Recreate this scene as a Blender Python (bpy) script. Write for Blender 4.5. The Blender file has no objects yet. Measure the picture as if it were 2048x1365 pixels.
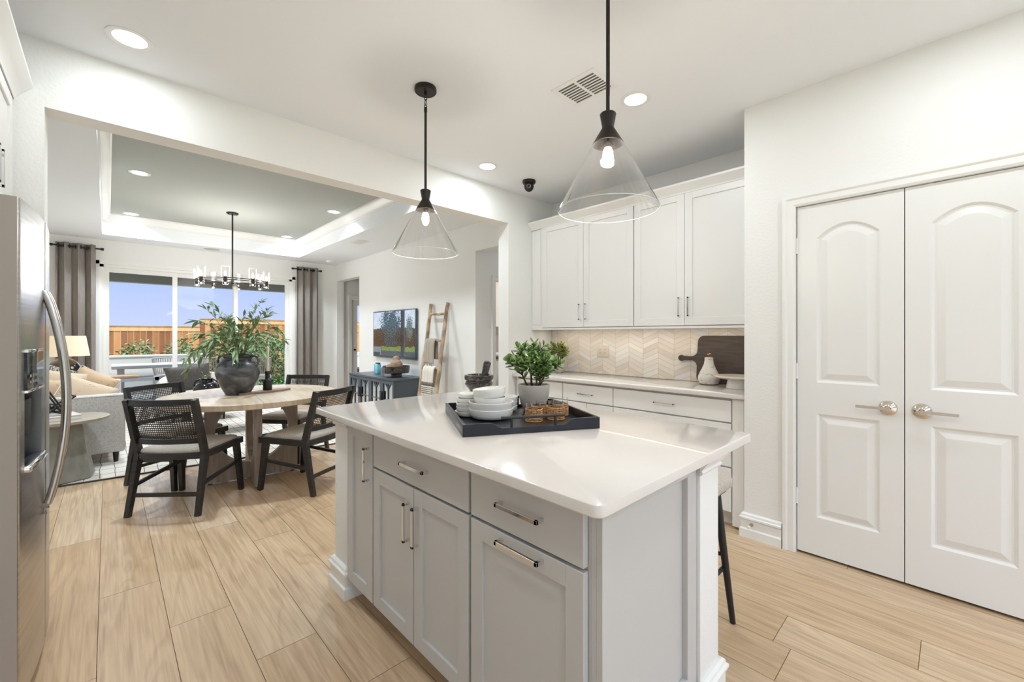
import bpy, bmesh, math, random
from mathutils import Vector, Matrix
PI = math.pi
sc = bpy.context.scene
C = bpy.context.scene.collection

# ------------------------------------------------------------------ camera
PSI = 0.763
cd = bpy.data.cameras.new('camera'); cam = bpy.data.objects.new('camera', cd); C.objects.link(cam)
cd.sensor_width = 36; cd.lens = 845.6/2048*36; cd.shift_y = -12/2048; cd.clip_start = 0.02
cam.location = (0, 0, 1.29); cam.rotation_euler = (PI/2, 0, -PSI)
sc.camera = cam
sc.view_settings.view_transform = 'Standard'; sc.view_settings.look = 'None'
sc.view_settings.exposure = 0.12; sc.view_settings.gamma = 1; sc.view_settings.use_curve_mapping = False

def lin(c):
    return tuple(((v/255)/12.92 if v/255 <= .04045 else ((v/255+.055)/1.055)**2.4) for v in c)

# ------------------------------------------------------------------ sky and sun
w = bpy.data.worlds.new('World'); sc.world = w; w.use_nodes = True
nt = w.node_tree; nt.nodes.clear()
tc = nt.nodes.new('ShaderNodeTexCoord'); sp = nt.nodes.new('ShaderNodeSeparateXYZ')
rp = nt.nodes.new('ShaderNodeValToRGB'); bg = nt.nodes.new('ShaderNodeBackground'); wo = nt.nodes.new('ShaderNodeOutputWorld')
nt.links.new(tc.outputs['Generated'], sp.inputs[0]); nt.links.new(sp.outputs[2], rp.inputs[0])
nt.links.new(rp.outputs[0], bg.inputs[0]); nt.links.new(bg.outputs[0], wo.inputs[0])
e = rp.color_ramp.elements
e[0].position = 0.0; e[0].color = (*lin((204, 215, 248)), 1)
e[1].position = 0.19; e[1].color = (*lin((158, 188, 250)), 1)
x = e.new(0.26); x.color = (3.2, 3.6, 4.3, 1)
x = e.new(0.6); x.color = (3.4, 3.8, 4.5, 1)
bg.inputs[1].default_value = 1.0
SUN_E = 2.5
sl = bpy.data.lights.new('sun', 'SUN'); sl.energy = SUN_E; sl.angle = 0.02; sl.color = (1, .95, .86)
so = bpy.data.objects.new('sun', sl); C.objects.link(so)
so.rotation_euler = Vector((0.45, 0.6, -0.8)).to_track_quat('-Z', 'Y').to_euler(); so.location = (0, 0, 12)

# light levels of the lamps (watts)
CAN_K = 6.3      # kitchen recessed lights
CAN_L = 19.0      # living room recessed lights
PEND = 8.0
CHAND = 6.5
UNDER = 1.2
WARM = (.84, .94, 1.0)

# ------------------------------------------------------------------ materials
def mat(name, col, rough=.5, metal=0, bump=None, var=None, coat=0, spec=.5, emit=None, attr=None, sheen=0):
    m = bpy.data.materials.new(name); m.use_nodes = True; n = m.node_tree; b = n.nodes['Principled BSDF']
    c = lin(col)
    b.inputs['Base Color'].default_value = (*c, 1); b.inputs['Roughness'].default_value = rough
    b.inputs['Metallic'].default_value = metal; b.inputs['Coat Weight'].default_value = coat
    b.inputs['Specular IOR Level'].default_value = spec; b.inputs['Sheen Weight'].default_value = sheen
    t = n.nodes.new('ShaderNodeTexCoord')
    src = None
    if attr:
        a = n.nodes.new('ShaderNodeAttribute'); a.attribute_name = 'col'; src = a.outputs['Color']
    if var:   # (scale xyz, second colour, contrast lo, hi[, distortion])
        mp = n.nodes.new('ShaderNodeMapping'); mp.inputs['Scale'].default_value = var[0]
        no = n.nodes.new('ShaderNodeTexNoise'); no.inputs['Scale'].default_value = 1; no.inputs['Detail'].default_value = 6
        no.inputs['Distortion'].default_value = var[4] if len(var) > 4 else .4
        r = n.nodes.new('ShaderNodeValToRGB'); r.color_ramp.elements[0].position = var[2]; r.color_ramp.elements[1].position = var[3]
        n.links.new(t.outputs['Object'], mp.inputs[0]); n.links.new(mp.outputs[0], no.inputs[0]); n.links.new(no.outputs[0], r.inputs[0])
        mx = n.nodes.new('ShaderNodeMix'); mx.data_type = 'RGBA'
        n.links.new(r.outputs[0], mx.inputs[0])
        if src is None: mx.inputs[6].default_value = (*c, 1)
        else: n.links.new(src, mx.inputs[6])
        if var[1] is None:
            mu = n.nodes.new('ShaderNodeMix'); mu.data_type = 'RGBA'; mu.blend_type = 'MULTIPLY'; mu.inputs[0].default_value = 1
            n.links.new(src, mu.inputs[6]); mu.inputs[7].default_value = (.72, .66, .6, 1); n.links.new(mu.outputs[2], mx.inputs[7])
        else: mx.inputs[7].default_value = (*lin(var[1]), 1)
        src = mx.outputs[2]
    if src is not None: n.links.new(src, b.inputs['Base Color'])
    if emit: b.inputs['Emission Color'].default_value = (*lin(emit[0]), 1); b.inputs['Emission Strength'].default_value = emit[1]
    if bump:
        no = n.nodes.new('ShaderNodeTexNoise'); no.inputs['Scale'].default_value = bump[0]; no.inputs['Detail'].default_value = 3
        bp = n.nodes.new('ShaderNodeBump'); bp.inputs['Strength'].default_value = bump[1]; bp.inputs['Distance'].default_value = bump[2] if len(bump) > 2 else .002
        n.links.new(t.outputs['Object'], no.inputs[0]); n.links.new(no.outputs[0], bp.inputs['Height']); n.links.new(bp.outputs[0], b.inputs['Normal'])
    return m

def glass(name, tint=(1, 1, 1), boost=1.0, rough=0.0, wavy=0):
    m = bpy.data.materials.new(name); m.use_nodes = True; n = m.node_tree; n.nodes.clear()
    o = n.nodes.new('ShaderNodeOutputMaterial'); mx = n.nodes.new('ShaderNodeMixShader')
    tr = n.nodes.new('ShaderNodeBsdfTransparent'); tr.inputs[0].default_value = (*tint, 1)
    gl = n.nodes.new('ShaderNodeBsdfGlossy'); gl.inputs['Roughness'].default_value = rough
    lw = n.nodes.new('ShaderNodeLayerWeight'); lw.inputs[0].default_value = .5
    fr = n.nodes.new('ShaderNodeMath'); fr.operation = 'POWER'; fr.inputs[1].default_value = 4.0; n.links.new(lw.outputs['Facing'], fr.inputs[0])
    mu = n.nodes.new('ShaderNodeMath'); mu.operation = 'MULTIPLY_ADD'; mu.inputs[1].default_value = .85*boost; mu.inputs[2].default_value = .04*boost; mu.use_clamp = True
    n.links.new(fr.outputs[0], mu.inputs[0]); n.links.new(mu.outputs[0], mx.inputs[0])
    n.links.new(tr.outputs[0], mx.inputs[1]); n.links.new(gl.outputs[0], mx.inputs[2]); n.links.new(mx.outputs[0], o.inputs[0])
    if wavy:
        t = n.nodes.new('ShaderNodeTexCoord'); no = n.nodes.new('ShaderNodeTexNoise'); no.inputs['Scale'].default_value = wavy
        bp = n.nodes.new('ShaderNodeBump'); bp.inputs['Strength'].default_value = .35; bp.inputs['Distance'].default_value = .01
        n.links.new(t.outputs['Object'], no.inputs[0]); n.links.new(no.outputs[0], bp.inputs['Height']); n.links.new(bp.outputs[0], gl.inputs['Normal'])
    return m

def emis(name, col, s):
    m = bpy.data.materials.new(name); m.use_nodes = True; n = m.node_tree; n.nodes.clear()
    o = n.nodes.new('ShaderNodeOutputMaterial'); em = n.nodes.new('ShaderNodeEmission')
    em.inputs[0].default_value = (*col, 1); em.inputs[1].default_value = s; n.links.new(em.outputs[0], o.inputs[0]); return m

M = {}
M['wall'] = mat('wall_paint', (237, 236, 233), .75, bump=(70, .35, .004))
M['ceil'] = mat('ceiling_paint', (238, 241, 244), .85, bump=(110, .25, .002))
M['tray'] = mat('tray_ceiling_paint', (170, 172, 165), .85)
M['trim'] = mat('trim_paint', (238, 237, 234), .35)
M['door'] = mat('door_paint', (236, 235, 232), .32)
M['cabw'] = mat('white_cabinet_paint', (237, 236, 233), .35)
M['cabg'] = mat('grey_cabinet_paint', (197, 196, 194), .38)
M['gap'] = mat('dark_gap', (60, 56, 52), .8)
M['chrome'] = mat('polished_chrome', (225, 225, 225), .08, 1)
M['nickel'] = mat('polished_nickel', (216, 208, 196), .12, 1)
M['steel'] = mat('brushed_steel', (196, 193, 190), .26, 1, var=((2, 2, 90), (176, 173, 170), .35, .65))
M['steelh'] = mat('satin_steel_handle', (200, 196, 192), .22, 1)
M['steels'] = mat('steel_side', (166, 157, 148), .5, .2)
M['steeld'] = mat('dark_steel', (120, 118, 116), .3, 1)
M['quartz'] = mat('white_quartz', (228, 222, 216), .15, var=((1.6, 1.6, 1.6), (216, 209, 203), .35, .7), coat=.3)
M['quartz2'] = mat('greige_quartz', (216, 210, 204), .14, var=((1.6, 1.6, 1.6), (212, 206, 199), .35, .7), coat=.2)
M['bronze'] = mat('dark_bronze', (46, 40, 37), .38, .5)
M['black'] = mat('black_paint', (24, 24, 25), .45)
M['blackwood'] = mat('black_stained_wood', (30, 29, 29), .42, var=((6, 6, 60), (44, 42, 41), .4, .7))
M['traym'] = mat('black_tray_lacquer', (30, 32, 36), .3, var=((8, 50, 8), (46, 50, 58), .45, .8))
M['cane'] = mat('black_cane', (26, 25, 26), .5)
M['beige'] = mat('beige_weave', (204, 194, 182), .95, bump=(420, .6, .002), var=((160, 160, 160), (176, 166, 154), .4, .65))
M['sofa'] = mat('sofa_boucle', (206, 202, 197), .95, bump=(260, .8, .004), var=((90, 90, 90), (184, 178, 172), .45, .65), sheen=.2)
M['sofain'] = mat('sofa_fabric_tan', (176, 160, 146), .95, bump=(260, .5, .003))
M['tan'] = mat('tan_linen', (196, 168, 138), .95, bump=(300, .5, .002), var=((5, 40, 14), (150, 120, 92), .6, .68, 1.2))
M['tan2'] = mat('tan_block_print_linen', (205, 182, 156), .95, bump=(300, .5, .002), var=((14, 14, 40), (120, 96, 74), .64, .69, 1.5))
M['stripe'] = mat('charcoal_striped_linen', (90, 84, 80), .95, var=((70, 70, 4), (190, 180, 165), .48, .55))
M['charc'] = mat('charcoal_linen', (86, 82, 80), .95, bump=(300, .5, .002), var=((120, 120, 20), (104, 99, 96), .4, .6))
M['curtain'] = mat('grey_taupe_curtain', (150, 142, 136), .9, var=((200, 200, 8), (136, 128, 122), .4, .6))
M['oakt'] = mat('bleached_oak_top', (206, 188, 164), .32, var=((30, 3, 3), (190, 168, 142), .4, .65))
M['oakb'] = mat('greyed_oak_base', (170, 156, 142), .5, var=((40, 40, 4), (146, 131, 117), .35, .65))
M['concrete'] = mat('grey_wash_pedestal', (150, 148, 138), .7, var=((12, 12, 4), (128, 126, 116), .4, .65))
M['conctop'] = mat('grey_wood_table_top', (172, 162, 146), .5, var=((3, 30, 3), (152, 141, 124), .4, .65))
M['vase'] = mat('charcoal_glazed_ceramic', (62, 63, 65), .26, bump=(9, .5, .012), var=((5, 5, 9), (128, 128, 130), .44, .72, 1.2))
M['jug'] = mat('black_glossy_ceramic', (22, 23, 25), .12)
M['leafw'] = mat('willow_leaf', (108, 138, 88), .5, var=((22, 22, 22), (140, 158, 112), .42, .62))
M['stemw'] = mat('willow_stem', (110, 104, 70), .6)
M['jade'] = mat('jade_leaf', (82, 112, 56), .28, var=((28, 28, 28), (128, 158, 84), .42, .62), coat=.3)
M['jade2'] = mat('jade_leaf_yellow', (124, 138, 62), .3, var=((28, 28, 28), (150, 158, 90), .42, .62), coat=.3)
M['jstem'] = mat('jade_stem', (78, 62, 44), .7)
M['pot'] = mat('light_concrete_pot', (176, 171, 164), .75, bump=(60, .3, .003))
M['pot2'] = mat('warm_concrete_pot', (190, 180, 170), .75, bump=(60, .3, .003))
M['soil'] = mat('soil', (58, 44, 34), .95)
M['bowl'] = mat('white_stoneware', (246, 244, 240), .18, coat=.4)
M['marbleb'] = mat('dark_marble', (50, 44, 42), .16, var=((22, 22, 22), (120, 108, 100), .56, .72, 1.6), coat=.4)
M['marblew'] = mat('white_marble', (218, 212, 204), .2, var=((14, 14, 22), (130, 120, 112), .52, .72, 1.8))
M['marblep'] = mat('cream_marble', (232, 222, 208), .2, var=((8, 8, 60), (206, 190, 172), .45, .7))
M['gold'] = mat('brass', (214, 170, 70), .2, 1)
M['rattan'] = mat('rattan_weave', (222, 172, 118), .6, bump=(240, 1, .004), var=((150, 150, 110), (160, 108, 64), .45, .6))
M['boardd'] = mat('dark_walnut', (76, 66, 60), .55, var=((6, 6, 50), (60, 51, 46), .4, .65))
M['boardl'] = mat('weathered_wood_board', (150, 124, 104), .6, var=((6, 40, 6), (120, 98, 82), .4, .65))
M['woodball'] = mat('turned_wood', (176, 148, 122), .6, var=((8, 8, 45), (140, 112, 88), .4, .65))
M['ladder'] = mat('rustic_teak', (198, 174, 146), .75, var=((14, 14, 5), (128, 104, 80), .4, .65), bump=(30, .5, .006))
M['throw'] = mat('taupe_throw', (178, 166, 152), .95, bump=(200, .5, .003))
M['throwd'] = mat('grey_throw', (120, 112, 106), .95)
M['throww'] = mat('cream_throw', (226, 220, 208), .95, bump=(200, .5, .003))
M['cred'] = mat('slate_metal_cabinet', (84, 92, 100), .32, .3)
M['credm'] = mat('antiqued_mirror', (190, 196, 200), .12, 1)
M['credh'] = mat('blackened_plate', (20, 20, 22), .4, .5)
M['teal'] = mat('teal_glass', (134, 204, 224), .1, coat=.5)
M['shade'] = mat('linen_lamp_shade', (236, 220, 196), .9, emit=((255, 222, 176), .25))
M['lampb'] = mat('black_glass_lamp', (20, 21, 24), .08)
M['candle'] = mat('ivory_candle', (226, 218, 196), .6)
M['gauge'] = mat('grey_speaker_grille', (196, 194, 190), .8)
M['white'] = mat('white_plastic', (236, 236, 234), .4)
M['cream'] = mat('cream_plastic', (222, 212, 198), .5)
M['vdark'] = mat('duct_dark', (96, 94, 90), .9)
M['glass'] = glass('clear_glass', boost=1.4)
M['edge'] = mat('rim_glint_white', (236, 238, 238), .08)  # white colour stands in for the bright reflection on a glass rim
M['shadeglass'] = glass('pendant_glass', (.985, .985, .985), boost=2.2, wavy=9)
M['pane'] = glass('window_pane', (.985, .99, .99), boost=.12)
M['can'] = emis('lamp_diffuser', (1, .97, .92), 14)
M['bulb'] = emis('bulb_glow', (1, .88, .70), 9)
M['rug'] = mat('white_rug', (214, 206, 196), .98, bump=(200, .6, .004))
M['rugl'] = mat('rug_dark_thread', (70, 66, 64), .98)
M['patio'] = mat('patio_concrete', (196, 192, 184), .85, var=((3, 3, 3), (182, 178, 170), .4, .6))
M['stucco'] = mat('white_stucco', (188, 187, 181), .9, bump=(60, .4, .004))
M['beam'] = mat('patio_beam_paint', (128, 128, 120), .8)
M['grass'] = mat('lawn', (120, 158, 70), .95, bump=(60, 1, .03), var=((4, 4, 4), (96, 136, 54), .4, .6))
M['shrub'] = mat('shrub_leaf', (56, 92, 52), .5, var=((9, 9, 9), (104, 140, 74), .45, .65))
M['bark'] = mat('bark', (90, 74, 58), .9)
M['outgrey'] = mat('outdoor_grey_table', (158, 160, 160), .6)
M['outwood'] = mat('outdoor_teak', (190, 150, 110), .6)
M['wick'] = mat('outdoor_rope', (158, 152, 142), .8)
M['dark'] = mat('dark_fabric', (52, 52, 56), .9)
M['laund'] = mat('laundry_wall', (234, 229, 220), .8)
M['bookp'] = mat('book_pages', (228, 224, 216), .8)
M['bookc'] = mat('book_cover', (222, 208, 204), .4)
M['fenceb'] = mat('cedar_fence', (180, 126, 76), .85, attr=True, var=((8, 8, 2.5), None, .45, .75))
M['tile'] = mat('chevron_tile', (220, 210, 196), .25, attr=True, coat=.3)
M['grout'] = mat('grout', (186, 174, 158), .8)

def floor_mat():
    m = mat('oak_plank', (190, 160, 126), .34); n = m.node_tree; b = n.nodes['Principled BSDF']
    a = n.nodes.new('ShaderNodeAttribute'); a.attribute_name = 'col'
    t = n.nodes.new('ShaderNodeTexCoord')
    def grain(sx, sy, dist, det):
        mp = n.nodes.new('ShaderNodeMapping'); mp.inputs['Scale'].default_value = (sx, sy, 1)
        of = n.nodes.new('ShaderNodeVectorMath'); of.operation = 'SCALE'; of.inputs[3].default_value = 40
        n.links.new(a.outputs['Color'], of.inputs[0])
        ad = n.nodes.new('ShaderNodeVectorMath'); ad.operation = 'ADD'
        n.links.new(t.outputs['Object'], mp.inputs[0]); n.links.new(mp.outputs[0], ad.inputs[0]); n.links.new(of.outputs[0], ad.inputs[1])
        no = n.nodes.new('ShaderNodeTexNoise'); no.inputs['Scale'].default_value = 1; no.inputs['Detail'].default_value = det; no.inputs['Distortion'].default_value = dist
        n.links.new(ad.outputs[0], no.inputs[0]); return no
    g1 = grain(7, .9, .6, 2); g2 = grain(90, 3, .5, 4)
    wv = n.nodes.new('ShaderNodeMath'); wv.operation = 'MULTIPLY'; wv.inputs[1].default_value = 40
    n.links.new(g1.outputs[0], wv.inputs[0]); si = n.nodes.new('ShaderNodeMath'); si.operation = 'SINE'; n.links.new(wv.outputs[0], si.inputs[0])
    r1 = n.nodes.new('ShaderNodeMapRange'); r1.inputs[1].default_value = -.2; r1.inputs[2].default_value = 1; r1.inputs[3].default_value = 0; r1.inputs[4].default_value = .2
    n.links.new(si.outputs[0], r1.inputs[0])
    r2 = n.nodes.new('ShaderNodeMapRange'); r2.inputs[1].default_value = .35; r2.inputs[2].default_value = .75; r2.inputs[3].default_value = 0; r2.inputs[4].default_value = .5
    n.links.new(g2.outputs[0], r2.inputs[0])
    s = n.nodes.new('ShaderNodeMath'); s.operation = 'ADD'; n.links.new(r1.outputs[0], s.inputs[0]); n.links.new(r2.outputs[0], s.inputs[1])
    se = n.nodes.new('ShaderNodeSeparateColor'); n.links.new(a.outputs['Color'], se.inputs[0])
    tone = n.nodes.new('ShaderNodeMix'); tone.data_type = 'RGBA'; n.links.new(se.outputs[0], tone.inputs[0])
    tone.inputs[6].default_value = (*lin((218, 193, 162)), 1); tone.inputs[7].default_value = (*lin((201, 169, 132)), 1)
    mx = n.nodes.new('ShaderNodeMix'); mx.data_type = 'RGBA'; n.links.new(s.outputs[0], mx.inputs[0]); n.links.new(tone.outputs[2], mx.inputs[6])
    mx.inputs[7].default_value = (*lin((150, 116, 84)), 1)
    gt = n.nodes.new('ShaderNodeMath'); gt.operation = 'GREATER_THAN'; gt.inputs[1].default_value = 1.5; n.links.new(se.outputs[0], gt.inputs[0])
    sm = n.nodes.new('ShaderNodeMix'); sm.data_type = 'RGBA'; n.links.new(gt.outputs[0], sm.inputs[0]); n.links.new(mx.outputs[2], sm.inputs[6]); sm.inputs[7].default_value = (*lin((146, 118, 90)), 1)
    n.links.new(sm.outputs[2], b.inputs['Base Color']); b.inputs['Roughness'].default_value = .36
    return m
M['floor'] = floor_mat()

# ------------------------------------------------------------------ mesh helpers
class G:
    def __init__(s): s.b = bmesh.new(); s.cl = s.b.loops.layers.float_color.new('col')
    def _xf(s, vs, T):
        if T is not None:
            for v in vs: v.co = T @ v.co
    def box(s, x0, x1, y0, y1, z0, z1, bev=0, T=None, seg=2, col=None):
        x0, x1 = sorted((x0, x1)); y0, y1 = sorted((y0, y1)); z0, z1 = sorted((z0, z1))
        r = bmesh.ops.create_cube(s.b, size=1); vs = r['verts']
        for v in vs: v.co = Vector(((x0+x1)/2+v.co.x*(x1-x0), (y0+y1)/2+v.co.y*(y1-y0), (z0+z1)/2+v.co.z*(z1-z0)))
        if bev:
            es = list({e for v in vs for e in v.link_edges})
            o = bmesh.ops.bevel(s.b, geom=es, offset=min(bev, .49*min(x1-x0, y1-y0, z1-z0)), segments=seg, affect='EDGES', profile=.5, clamp_overlap=True)
            vs = list({v for f in o['faces'] for v in f.verts} | {v for v in vs if v.is_valid})
        s._xf(vs, T)
        if col is not None: s.paint({f for v in vs for f in v.link_faces}, col)
        return s
    def paint(s, fs, col):
        if s.cl is None: s.cl = s.b.loops.layers.float_color.new('col')
        for f in fs:
            for l in f.loops: l[s.cl] = (*col, 1)
    def face(s, pts, col=None):
        f = s.b.faces.new([s.b.verts.new(p) for p in pts])
        if col is not None: s.paint([f], col)
        return f
    def rings(s, rs, closed=True, cap0=True, cap1=True):
        L = [[s.b.verts.new(p) for p in r] for r in rs]
        for a, b in zip(L, L[1:]):
            n = len(a)
            for i in range(n if closed else n-1):
                j = (i+1) % n
                s.b.faces.new((a[i], a[j], b[j], b[i]))
        if cap0: s.b.faces.new(L[0][::-1])
        if cap1: s.b.faces.new(L[-1])
        return s
    def lathe(s, prof, c=(0, 0, 0), seg=24, T=None, cap0=False, cap1=False):
        rs = []
        for r, z in prof:
            ring = [Vector((r*math.cos(2*PI*i/seg), r*math.sin(2*PI*i/seg), z)) for i in range(seg)]
            if T is not None: ring = [T @ p for p in ring]
            rs.append([p+Vector(c) for p in ring])
        return s.rings(rs, True, cap0, cap1)
    def cyl(s, p0, p1, r0, r1=None, seg=12):
        r1 = r0 if r1 is None else r1; p0, p1 = Vector(p0), Vector(p1); d = (p1-p0).normalized()
        q = d.to_track_quat('Z', 'Y').to_matrix()
        mk = lambda p, r: [p+q @ Vector((r*math.cos(2*PI*i/seg), r*math.sin(2*PI*i/seg), 0)) for i in range(seg)]
        return s.rings([mk(p0, r0), mk(p1, r1)])
    def tube(s, pts, r, seg=8, closed=False, flat=1.0):
        pts = [Vector(p) for p in pts]; n = len(pts); rs = []
        up = Vector((0, 0, 1))
        for i, p in enumerate(pts):
            a = pts[(i-1) % n] if closed or i > 0 else p; b = pts[(i+1) % n] if closed or i < n-1 else p
            d = (b-a).normalized(); u = up if abs(d.dot(up)) < .95 else Vector((1, 0, 0))
            sx = d.cross(u).normalized(); sy = sx.cross(d).normalized()
            rr = r[i] if isinstance(r, (list, tuple)) else r
            rs.append([p+sx*rr*math.cos(2*PI*k/seg)+sy*rr*flat*math.sin(2*PI*k/seg) for k in range(seg)])
        if closed: rs.append(rs[0]); return s.rings(rs, True, False, False)
        return s.rings(rs)
    def bar(s, p0, p1, w, h, up=(0, 0, 1), w1=None, h1=None):
        p0, p1 = Vector(p0), Vector(p1); d = (p1-p0).normalized(); up = Vector(up)
        sx = d.cross(up).normalized(); sy = sx.cross(d).normalized(); w1 = w1 or w; h1 = h1 or h
        mk = lambda p, a, b: [p+sx*a/2*i+sy*b/2*j for i, j in ((-1, -1), (1, -1), (1, 1), (-1, 1))]
        return s.rings([mk(p0, w, h), mk(p1, w1, h1)])
    def prism(s, pts, a, b, axis='y'):
        f = {'y': lambda p, t: (p[0], t, p[1]), 'x': lambda p, t: (t, p[0], p[1]), 'z': lambda p, t: (p[0], p[1], t)}[axis]
        return s.rings([[Vector(f(p, a)) for p in pts], [Vector(f(p, b)) for p in pts]])
    def ball(s, c, r, sx=1, sy=1, sz=1, seg=20, T=None):
        pr = [(max(r*math.sin(PI*i/(seg//2)), 1e-5), -r*math.cos(PI*i/(seg//2))) for i in range(seg//2+1)]
        S = Matrix.Diagonal((sx, sy, sz, 1))
        return s.lathe(pr, c, seg, T=(T @ S if T is not None else S))
    def done(s, name, m, parent=None, world=False, smooth=True, ang=35, weld=False, recalc=True):
        if weld: bmesh.ops.remove_doubles(s.b, verts=s.b.verts, dist=1e-5)
        if recalc: bmesh.ops.recalc_face_normals(s.b, faces=s.b.faces)
        me = bpy.data.meshes.new(name); s.b.to_mesh(me); s.b.free()
        me.materials.append(M[m] if isinstance(m, str) else m)
        if smooth:
            me.polygons.foreach_set('use_smooth', [True]*len(me.polygons)); me.set_sharp_from_angle(angle=math.radians(ang))
        o = bpy.data.objects.new(name, me); C.objects.link(o)
        if parent is not None:
            o.parent = parent
            if world:
                t = parent
                off = Vector((0, 0, 0))
                while t is not None: off += t.location; t = t.parent
                me.transform(Matrix.Translation(-off))
        else:
            xs = [v.co for v in me.vertices]
            if xs:
                c = Vector(((min(v.x for v in xs)+max(v.x for v in xs))/2, (min(v.y for v in xs)+max(v.y for v in xs))/2, min(v.z for v in xs)))
                me.transform(Matrix.Translation(-c)); o.location = c
        return o

def tag(o, label, cat, group=None, kind=None):
    o['label'] = label; o['category'] = cat
    if group: o['group'] = group
    if kind: o['kind'] = kind
    return o
def thing(name, label, cat, loc=(0, 0, 0), rz=0, group=None):
    o = bpy.data.objects.new(name, None); C.objects.link(o); o.location = loc; o.rotation_euler = (0, 0, rz)
    o.empty_display_size = .1
    return tag(o, label, cat, group)
def st(o, label=None):
    o['kind'] = 'structure'
    if label: o['label'] = label
    return o
def dup(root, loc, rz=None, label=None):
    r = root.copy(); C.objects.link(r); r.location = loc
    if rz is not None: r.rotation_euler = (0, 0, rz)
    if label: r['label'] = label
    for ch in list(root.children):
        if ch.name.startswith('~'): continue
        c = ch.copy(); C.objects.link(c); c.parent = r
        for g in list(ch.children):
            d = g.copy(); C.objects.link(d); d.parent = c
    return r
def Tm(loc, rz=0, rx=0, ry=0):
    return Matrix.Translation(loc) @ Matrix.Rotation(rz, 4, 'Z') @ Matrix.Rotation(ry, 4, 'Y') @ Matrix.Rotation(rx, 4, 'X')
def light(name, kind, loc, energy, color=WARM, size=.1, rot=(0, 0, 0), parent=None, sy=None, spread=None):
    l = bpy.data.lights.new(name, kind); l.energy = energy; l.color = color
    if kind == 'AREA':
        l.shape = 'DISK' if sy is None else 'RECTANGLE'; l.size = size
        if sy: l.size_y = sy
        if spread: l.spread = spread
    else: l.shadow_soft_size = size
    o = bpy.data.objects.new(name, l); C.objects.link(o); o.location = loc; o.rotation_euler = rot
    if parent: o.parent = parent
    return o
R = random.Random(7)
CZ = 2.745     # ceiling height

# ================================================================== SETTING
# floor of individual planks
def build_floor():
    g = G(); W = .2285; base = .001
    ends = {0: [2.885], 1: [2.386], 2: [1.91], 3: [3.025], -1: [3.75], 10: [.096]}
    x0 = -.031; L = 1.52
    g.box(-1.3, 5.6, -2.8, 9.1, -.1, -.0035, col=(2.0, .5, .5))
    for k in range(-6, 25):
        xa = x0+k*W; xb = xa+W
        if xa > 5.5: break
        o = ends[k][0] if k in ends else R.random()*L
        y = o-math.ceil((o+2.7)/L)*L
        while y < 9.05:
            ya, yb = max(y, -2.7), min(y+L, 9.08)
            if yb > ya:
                c = (R.random(), R.random(), R.random()); h = .0012; d = .003
                P = lambda a, b, z: (a, b, z)
                g.face([P(xa+h, ya+h, 0), P(xb-h, ya+h, 0), P(xb-h, yb-h, 0), P(xa+h, yb-h, 0)], c)
                for q in (((xa+h, ya+h), (xa+h, yb-h), 0), ((xb-h, ya+h), (xb-h, yb-h), 1), ((xa+h, ya+h), (xb-h, ya+h), 2), ((xa+h, yb-h), (xb-h, yb-h), 3)):
                    (a1, b1), (a2, b2), s_ = q; dx = (-h, h, 0, 0)[s_]; dy = (0, 0, -h, h)[s_]
                    g.face([(a1, b1, 0), (a2, b2, 0), (a2+dx, b2+dy, -d), (a1+dx, b1+dy, -d)], (2.0, .5, .5))
            y += L
    return st(g.done('floor', 'floor', smooth=False, recalc=False))
build_floor()

def wallbox(name, *boxes, m='wall', bev=0):
    g = G()
    for b in boxes: g.box(*b, bev=bev)
    return st(g.done(name, m))
# kitchen
wallbox('wall_header', (-1.15, -.226, 3.105, 3.255, 0, CZ), (2.92, 3.7, 3.105, 3.255, 0, CZ), (-.226, 2.92, 3.105, 3.255, 2.418, CZ))
wallbox('wall_pantry', (2.96, 3.08, .655, .933, 0, CZ), (2.96, 3.08, -2.7, -.31, 0, CZ), (2.96, 3.08, -.31, .655, 2.055, CZ), (3.08, 3.585, .82, .933, 0, CZ))
wallbox('wall_kitchen_back', (3.585, 3.7, -2.7, 3.105, 0, CZ))
wallbox('wall_left', (-1.25, -1.15, -2.7, 3.255, 0, CZ))
wallbox('wall_behind', (-1.15, -.6, -2.8, -2.7, 0, CZ), (2.8, 3.7, -2.8, -2.7, 0, CZ), (-.6, 2.8, -2.8, -2.7, 2.45, CZ))
wallbox('ceiling', (-1.25, 3.7, -2.8, 3.255, CZ, CZ+.12), m='ceil')
# living room
TX0, TX1, TY0, TY1, TZ = -.057, 2.587, 3.75, 8.47, 3.05
wallbox('ceiling', (-1.1, TX0, 3.255, 8.97, CZ, CZ+.42), (TX1, 3.457, 3.255, 8.97, CZ, CZ+.42), (TX0, TX1, 3.255, TY0, CZ, CZ+.42), (TX0, TX1, TY1, 8.97, CZ, CZ+.42), m='ceil')
wallbox('ceiling', (TX0, TX1, TY0, TY1, TZ, TZ+.1), m='tray')
wallbox('wall_living_left', (-1.1, -.98, 3.255, 9.12, 0, CZ))
wallbox('wall_living_right', (3.457, 3.6, 4.302, 7.82, 0, CZ), (3.457, 3.6, 8.9, 8.97, 0, CZ), (3.457, 3.6, 3.255, 4.302, 2.385, CZ), (3.457, 3.6, 7.82, 8.9, 2.41, CZ))
wallbox('wall_living_back', (-1.1, -.09, 8.97, 9.12, 0, CZ), (2.61, 3.80, 8.97, 9.12, 0, CZ), (-.09, 2.61, 8.97, 9.12, 2.375, CZ),
        (3.80, 4.7, 8.97, 9.12, 2.07, CZ), (4.7, 5.6, 8.97, 9.12, 0, CZ))
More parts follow.
